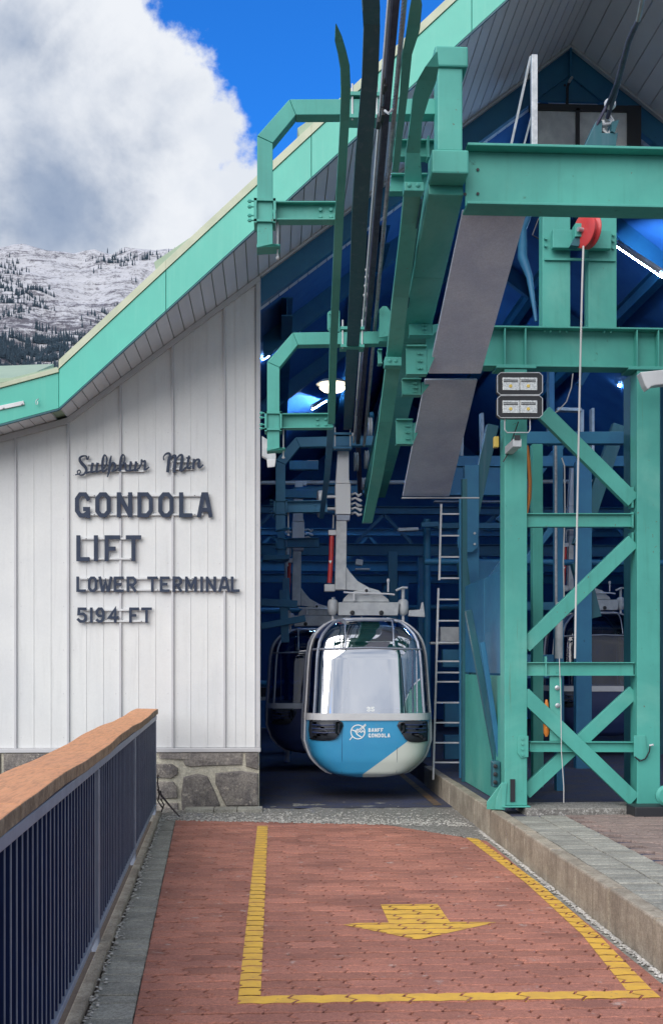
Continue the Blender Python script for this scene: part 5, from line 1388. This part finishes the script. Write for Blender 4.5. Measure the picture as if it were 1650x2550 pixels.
YB_ = thing('switch_box', at(1236, 1115, YM), 'small yellow switch box on the left side of the tower', 'switch box')
ob('case', prect(MB(), 1230, 1086, 1242, 1113, YM - .05, .06), 'led', parent=YB_, bevel=.006)
tag(ob('coiled_hose', MB().tube([at(x, y, 9.9) for x, y in ((1311, 1110), (1316, 1150), (1319, 1200), (1318, 1240), (1312, 1282), (1308, 1240), (1307, 1180), (1309, 1110))], .016, 8), 'orange', smooth=True), 'faded orange hose loop behind the left tower column', 'hose')
OH = thing('orange_float', at(1361, 1836, YM - .02), 'small orange buoy-like handle tied on the tower strut', 'handle')
ob('body', MB().lathe(at(1360, 1835, YM - .02), (0, 0, 1), [(.01, 0), (.024, .03), (.027, .10), (.022, .20), (.016, .27), (.008, .30)], 16), 'orange', parent=OH, smooth=True)
tag(ob('grey_rope', MB().tube([at(1383, 1110, 10.2), at(1384, 1500, 10.2)], .013, 8), 'rope'), 'thick grey rope hanging behind the tower braces', 'rope')
tag(ob('conduit', MB().tube([at(x, y, 10.3) for x, y in ((1398, 1140), (1405, 1160), (1406, 1270), (1402, 1400), (1404, 1500))], .006, 6), 'whiterope'), 'thin white conduit running down inside the tower', 'conduit')
tag(ob('hanging_wire', MB().tube([at(x, y, 9.6) for x, y in ((1360, 525), (1340, 545), (1325, 585), (1350, 600), (1362, 650), (1360, 720), (1350, 790), (1340, 815))], .006, 6), 'black'), 'looping dark wire beside the left upright of the pulley frame', 'wire')
tag(ob('drooping_wire', MB().tube([at(x, y, 9.9) for x, y in ((1426, 930), (1422, 965), (1410, 1000), (1390, 1022), (1372, 1034))], .005, 6), 'whiterope'), 'thin wire drooping below the lower girder', 'wire')
tag(ob('lamp_pole', MB().tube([at(1322, 525, 10.6), at(1300, 570, 10.6), at(1300, 640, 10.5), at(1318, 690, 10.4), at(1334, 800, 10.3)], [.02, .04, .045, .03, .012], 10), 'shadesteel', smooth=True), 'blue grey tapering arm hanging behind the grey chute', 'arm')
LS = thing('cone_lamp', at(1640, 950, YM - .4), 'pointed white lamp shade cut by the right edge beside the tower', 'lamp')
ob('shade', MB().prism([at(x, y, YM - .45) for x, y in ((1593, 926), (1700, 915), (1720, 950), (1632, 959), (1621, 962), (1613, 970), (1606, 960))], (0, .10, 0)), 'whitemetal', parent=LS, bevel=.008)
0 and ob('clip', MB().box(at(1628, 0, 8.8).x, at(1634, 0, 8.8).x, YM - .46, YM - .1, at(0, 960, 8.8).z, at(0, 945, 8.8).z), 'hanger', parent=LS)
tag(ob('round_buffer', MB().lathe(at(1652, 1980, YM - .35), (0, -1, 0), [(.03, 0), (.075, .01), (.08, .05), (.06, .07)], 20), 'green', smooth=True, bevel=.0), 'rounded green buffer at the right edge beside the tower foot', 'buffer')

# ladder
LD = thing('ladder', at(1122, 1945, 12.6), 'tall narrow steel ladder right of the hanging cabin', 'ladder')
DL = 12.3
ob('rail', MB().beam(at(1098, 1255, DL), at(1093, 1445, DL), .02, .02), 'hanger', parent=LD)
ob('rail', MB().beam(at(1091, 1465, DL), at(1078, 1942, DL), .02, .02), 'hanger', parent=LD)
ob('rail', MB().beam(at(1146, 1240, DL), at(1146, 1945, DL), .03, .03), 'shadesteel', parent=LD)
for y in (1280, 1334, 1387, 1440, 1493, 1546, 1600, 1647, 1675, 1698, 1750, 1800, 1850, 1899):
    xl = 1098 - (y - 1255) * .029
    ob('rung', MB().beam(at(xl, y, DL), at(1144, y, DL), .016, .016), 'hanger', parent=LD)

# side wall panels right of the ladder
SP = thing('side_screen', (1.95, 10.6, .2), 'green sheet metal screen between the ladder and the tower', 'screen')
def spn(y0, y1, z0, z1, m): return ob('panel', MB().box(1.955, 1.975, y0, y1, z0, z1), m, parent=SP, bevel=.003)
spn(9.55, 11.8, .205, 1.30, 'green'); spn(9.55, 10.7, 1.32, 2.2, 'shadesteel'); spn(10.72, 11.8, 1.32, 2.2, 'shadesteel')
ob('frame', MB().box(1.93, 1.98, 11.82, 11.9, .2, 3.3), 'darkgreen', parent=SP)
# deep machinery, columns and walkways
def deep(name, label, cat, parts, D, m='shadesteel', base=None):
    o = thing(name, at(*(base or parts[0][1]), D), label, cat)
    for pi_, p_ in enumerate(parts):
        nm, a, b, w = p_[:4]; mm = p_[4] if len(p_) > 4 else m; tk = p_[5] if len(p_) > 5 else .12; dd = (p_[6] if len(p_) > 6 else D) + pi_ * .023
        ob(nm, pbar(MB(), a, b, dd, w, tk), mm, parent=o, bevel=.004)
    return o
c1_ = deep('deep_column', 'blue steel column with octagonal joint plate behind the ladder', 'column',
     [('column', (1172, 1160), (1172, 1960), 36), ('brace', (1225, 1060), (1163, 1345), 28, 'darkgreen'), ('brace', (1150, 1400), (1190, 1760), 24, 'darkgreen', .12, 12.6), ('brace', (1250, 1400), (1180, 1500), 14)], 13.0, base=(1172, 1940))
ob('joint_plate', MB().prism([at(x, y, 12.85) for x, y in ((1139, 1320), (1148, 1312), (1188, 1312), (1190, 1360), (1176, 1375), (1152, 1375), (1139, 1362))], (0, .02, 0)), 'shadesteel', parent=c1_)
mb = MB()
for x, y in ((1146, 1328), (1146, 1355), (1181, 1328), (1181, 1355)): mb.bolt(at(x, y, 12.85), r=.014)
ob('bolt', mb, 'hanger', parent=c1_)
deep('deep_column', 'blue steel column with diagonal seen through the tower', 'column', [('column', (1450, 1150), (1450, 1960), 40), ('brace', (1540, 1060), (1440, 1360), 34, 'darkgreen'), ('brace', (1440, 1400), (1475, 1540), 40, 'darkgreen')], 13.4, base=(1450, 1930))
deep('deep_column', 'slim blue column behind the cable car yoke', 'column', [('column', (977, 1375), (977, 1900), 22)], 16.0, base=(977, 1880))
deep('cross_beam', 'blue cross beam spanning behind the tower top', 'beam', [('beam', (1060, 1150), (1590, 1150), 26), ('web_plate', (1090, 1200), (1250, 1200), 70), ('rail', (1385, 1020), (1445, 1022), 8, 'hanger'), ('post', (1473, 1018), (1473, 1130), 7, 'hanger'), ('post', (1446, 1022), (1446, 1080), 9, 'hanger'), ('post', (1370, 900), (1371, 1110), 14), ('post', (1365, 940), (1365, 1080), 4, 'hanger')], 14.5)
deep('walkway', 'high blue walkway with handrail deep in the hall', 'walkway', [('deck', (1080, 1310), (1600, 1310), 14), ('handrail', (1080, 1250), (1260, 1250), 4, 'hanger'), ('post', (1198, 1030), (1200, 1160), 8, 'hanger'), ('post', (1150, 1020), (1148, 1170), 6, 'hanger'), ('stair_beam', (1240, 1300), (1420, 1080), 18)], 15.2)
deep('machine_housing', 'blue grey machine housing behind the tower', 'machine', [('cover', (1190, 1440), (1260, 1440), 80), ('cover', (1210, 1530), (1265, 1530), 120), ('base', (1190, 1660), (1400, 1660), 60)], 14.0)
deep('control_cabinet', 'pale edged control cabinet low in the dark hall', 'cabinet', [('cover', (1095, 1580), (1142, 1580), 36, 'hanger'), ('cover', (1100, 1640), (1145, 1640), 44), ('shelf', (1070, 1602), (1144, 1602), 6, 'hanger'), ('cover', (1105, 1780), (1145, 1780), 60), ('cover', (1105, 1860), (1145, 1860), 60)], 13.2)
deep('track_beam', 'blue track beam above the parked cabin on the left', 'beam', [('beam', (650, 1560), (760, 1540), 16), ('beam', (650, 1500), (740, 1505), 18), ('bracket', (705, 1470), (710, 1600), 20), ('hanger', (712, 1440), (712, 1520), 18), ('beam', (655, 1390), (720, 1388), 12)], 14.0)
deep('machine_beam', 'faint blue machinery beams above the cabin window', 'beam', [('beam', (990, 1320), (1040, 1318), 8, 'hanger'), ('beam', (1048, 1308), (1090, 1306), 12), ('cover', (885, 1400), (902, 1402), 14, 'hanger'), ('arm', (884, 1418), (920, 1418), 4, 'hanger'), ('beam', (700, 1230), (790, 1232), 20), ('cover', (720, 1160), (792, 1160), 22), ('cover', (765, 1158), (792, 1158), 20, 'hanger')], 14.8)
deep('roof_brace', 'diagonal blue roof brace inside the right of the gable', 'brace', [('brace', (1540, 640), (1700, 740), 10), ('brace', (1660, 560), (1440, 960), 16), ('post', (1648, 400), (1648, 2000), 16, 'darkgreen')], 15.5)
# speaker by the entrance edge
SK = thing('entrance_lamp', at(668, 1150, 10.9), 'small pale wall lamp at the edge of the entrance under the bracket', 'lamp')
ob('body', MB().prism([at(x, y, 11.0) for x, y in ((652, 1085), (672, 1098), (684, 1112), (688, 1140), (670, 1160), (664, 1142), (652, 1136))], (0, .08, 0)), 'hanger', parent=SK, bevel=.006)
ob('lens', MB().prism([at(x, y, 10.96) for x, y in ((664, 1144), (687, 1142), (684, 1162), (666, 1164))], (0, .03, 0)), 'whitemetal', parent=SK, bevel=.004)
# lamps in the hall
HL = thing('ceiling_lamp', at(835, 965, 14.0), 'lit oval lamp glowing between the guide rails', 'lamp')
ob('globe', MB().lathe(at(828, 964, 14.0), (0, 0, 1), [(.02, -.055), (.12, -.045), (.16, -.01), (.13, .01), (.04, .02)], 24), 'warmlamp', parent=HL, smooth=True)
ob('reflector', MB().lathe(at(828, 955, 14.0), (0, 0, 1), [(.20, -.01), (.15, .03), (.05, .05), (.03, .10)], 24), 'hanger', parent=HL, smooth=True)
def tube_lamp(a, b, label, nm='tube_lamp'):
    o = thing(nm, a, label, 'lamp', 'fluorescent tubes under the hall ceiling'); ob('tube', MB().tube([a, b], .008, 8), 'tube', parent=o)
    ob('batten', MB().beam(V(a) + V((0, 0, .05)), V(b) + V((0, 0, .05)), .06, .04, side=(1, 0, 0)), 'whitemetal', parent=o)
tube_lamp(at(655, 895, 14.2), at(795, 812, 17.5), 'lit tube lamp high on the left of the hall, nearest the wall')
tube_lamp(at(777, 1020, 17.5), at(823, 992, 21), 'lit tube lamp lower behind the left guide rail')
tube_lamp(at(1532, 612, 13.2), at(1648, 690, 11.9), 'lit tube lamp right of the pulley frame uprights')
tube_lamp(at(1500, 940, 19), at(1542, 962, 17.5), 'short lit tube lamp seen under the lower girder')

# roof purlins, cross trusses and services of the hall
for i, x in enumerate((-.9, .15, 1.2, 2.1, 3.7, 4.6)):
    y0 = 12.5
    PU = thing('roof_purlin', (x, y0, U(x) - .2), ['blue roof purlin above the left bracket frames', 'blue roof purlin above the guide rails', 'blue roof purlin above the box beam', 'blue roof purlin left of the ridge', 'blue roof purlin right of the ridge', 'blue roof purlin farthest right in the hall'][i], 'beam', 'roof purlins of the hall')
    ob('beam', MB().ibeam((x, y0, U(x) - .14), (x, 26, U(x) - .14), .12, .2, .01, .01, side=(1, 0, 0)), 'shadesteel', parent=PU)
for i, y in enumerate((17.6, 20.5, 23.4)):
    TRS = thing('roof_truss', (1.5, y, 3.2), ['blue cross truss in the hall, nearest the cabins', 'blue cross truss halfway down the hall', 'blue cross truss near the back wall of the hall'][i], 'truss', 'cross trusses of the hall')
    ob('lower_chord', MB().ibeam((-3.3, y, 3.15), (7.1, y, 3.15), .12, .18, .01, .01), 'shadesteel', parent=TRS)
    ob('upper_chord', MB().ibeam((-3.3, y, 3.75), (7.1, y, 3.75), .12, .12, .01, .01), 'shadesteel', parent=TRS)
    for k in range(12):
        x = -3.0 + k * .85; ob('web_member', MB().beam((x, y, 3.25), (x + .42 * (1 if k % 2 else -1), y, 3.68), .05, .05), 'shadesteel', parent=TRS)
    for x in (-2.9, -.7, 2.3, 6.6): ob('column', MB().box(x - .09, x + .09, y + .02, y + .2, 0 if x < 1.7 else .2, 3.05), 'shadesteel', parent=TRS)
rd = random.Random(11)
LAB = ['steel blue pipe low on the back left of the hall', 'steel blue pipe crossing behind the yoke', 'pale pipe behind the hanger tube', 'thin pale pipe high behind the sheaves', 'steel pipe beyond the ladder top', 'vertical pipe behind the ladder']
for i, (a, b, r_) in enumerate([((-2.6, 19, 1.1), (1.6, 19, 1.1), .05), ((-2.4, 18.2, 2.2), (4.5, 18.2, 2.35), .045), ((.2, 16.8, 0), (.2, 16.8, 3.2), .04), ((-2.8, 16.2, 3.9), (5.5, 16.2, 4.0), .03), ((1.9, 14.6, 2.7), (6.5, 14.6, 2.7), .04), ((2.0, 15.1, .2), (2.0, 15.1, 3.3), .05)]):
    tag(ob('service_pipe', MB().tube([a, b], r_, 10), 'hanger' if i in (2, 3) else 'shadesteel', smooth=True), LAB[i], 'pipe')
WB = thing('work_bench', (-.6, 18.4, 0), 'cluttered blue work bench in the shadow behind the left cabin', 'bench')
ob('top', MB().box(-1.6, .3, 18.2, 18.7, .85, .9), 'hanger', parent=WB)
for x in (-1.55, .25): ob('leg', MB().box(x - .03, x + .03, 18.25, 18.65, 0, .848), 'shadesteel', parent=WB)
for k, (nm, lb) in enumerate((('tool_chest', 'pale grey chest on the work bench at left'), ('tool_chest', 'small white chest on the work bench middle'), ('tool_chest', 'flat dark chest on the work bench at right'))):
    x = -1.3 + k * .55; tag(ob(nm, MB().box(x, x + .32, 18.3, 18.6, .902, 1.05 + .06 * (k % 2)).box(x + .02, x + .3, 18.29, 18.299, .93, .97), ['hanger', 'whitemetal', 'black'][k], bevel=.008), lb, 'chest')
# nail heads on the siding
mb = MB()
for x in seams:
    for dx in (-.045, .05):
        z = zb + .10
        while z < U(x) - .15:
            mb.lathe((x + dx, YW - .0005, z), (0, -1, 0), [(.0042, 0), (.0036, .002)], 6); z += .42
o = ob('nail', mb, 'trim', parent=T); o['kind'] = 'stuff'
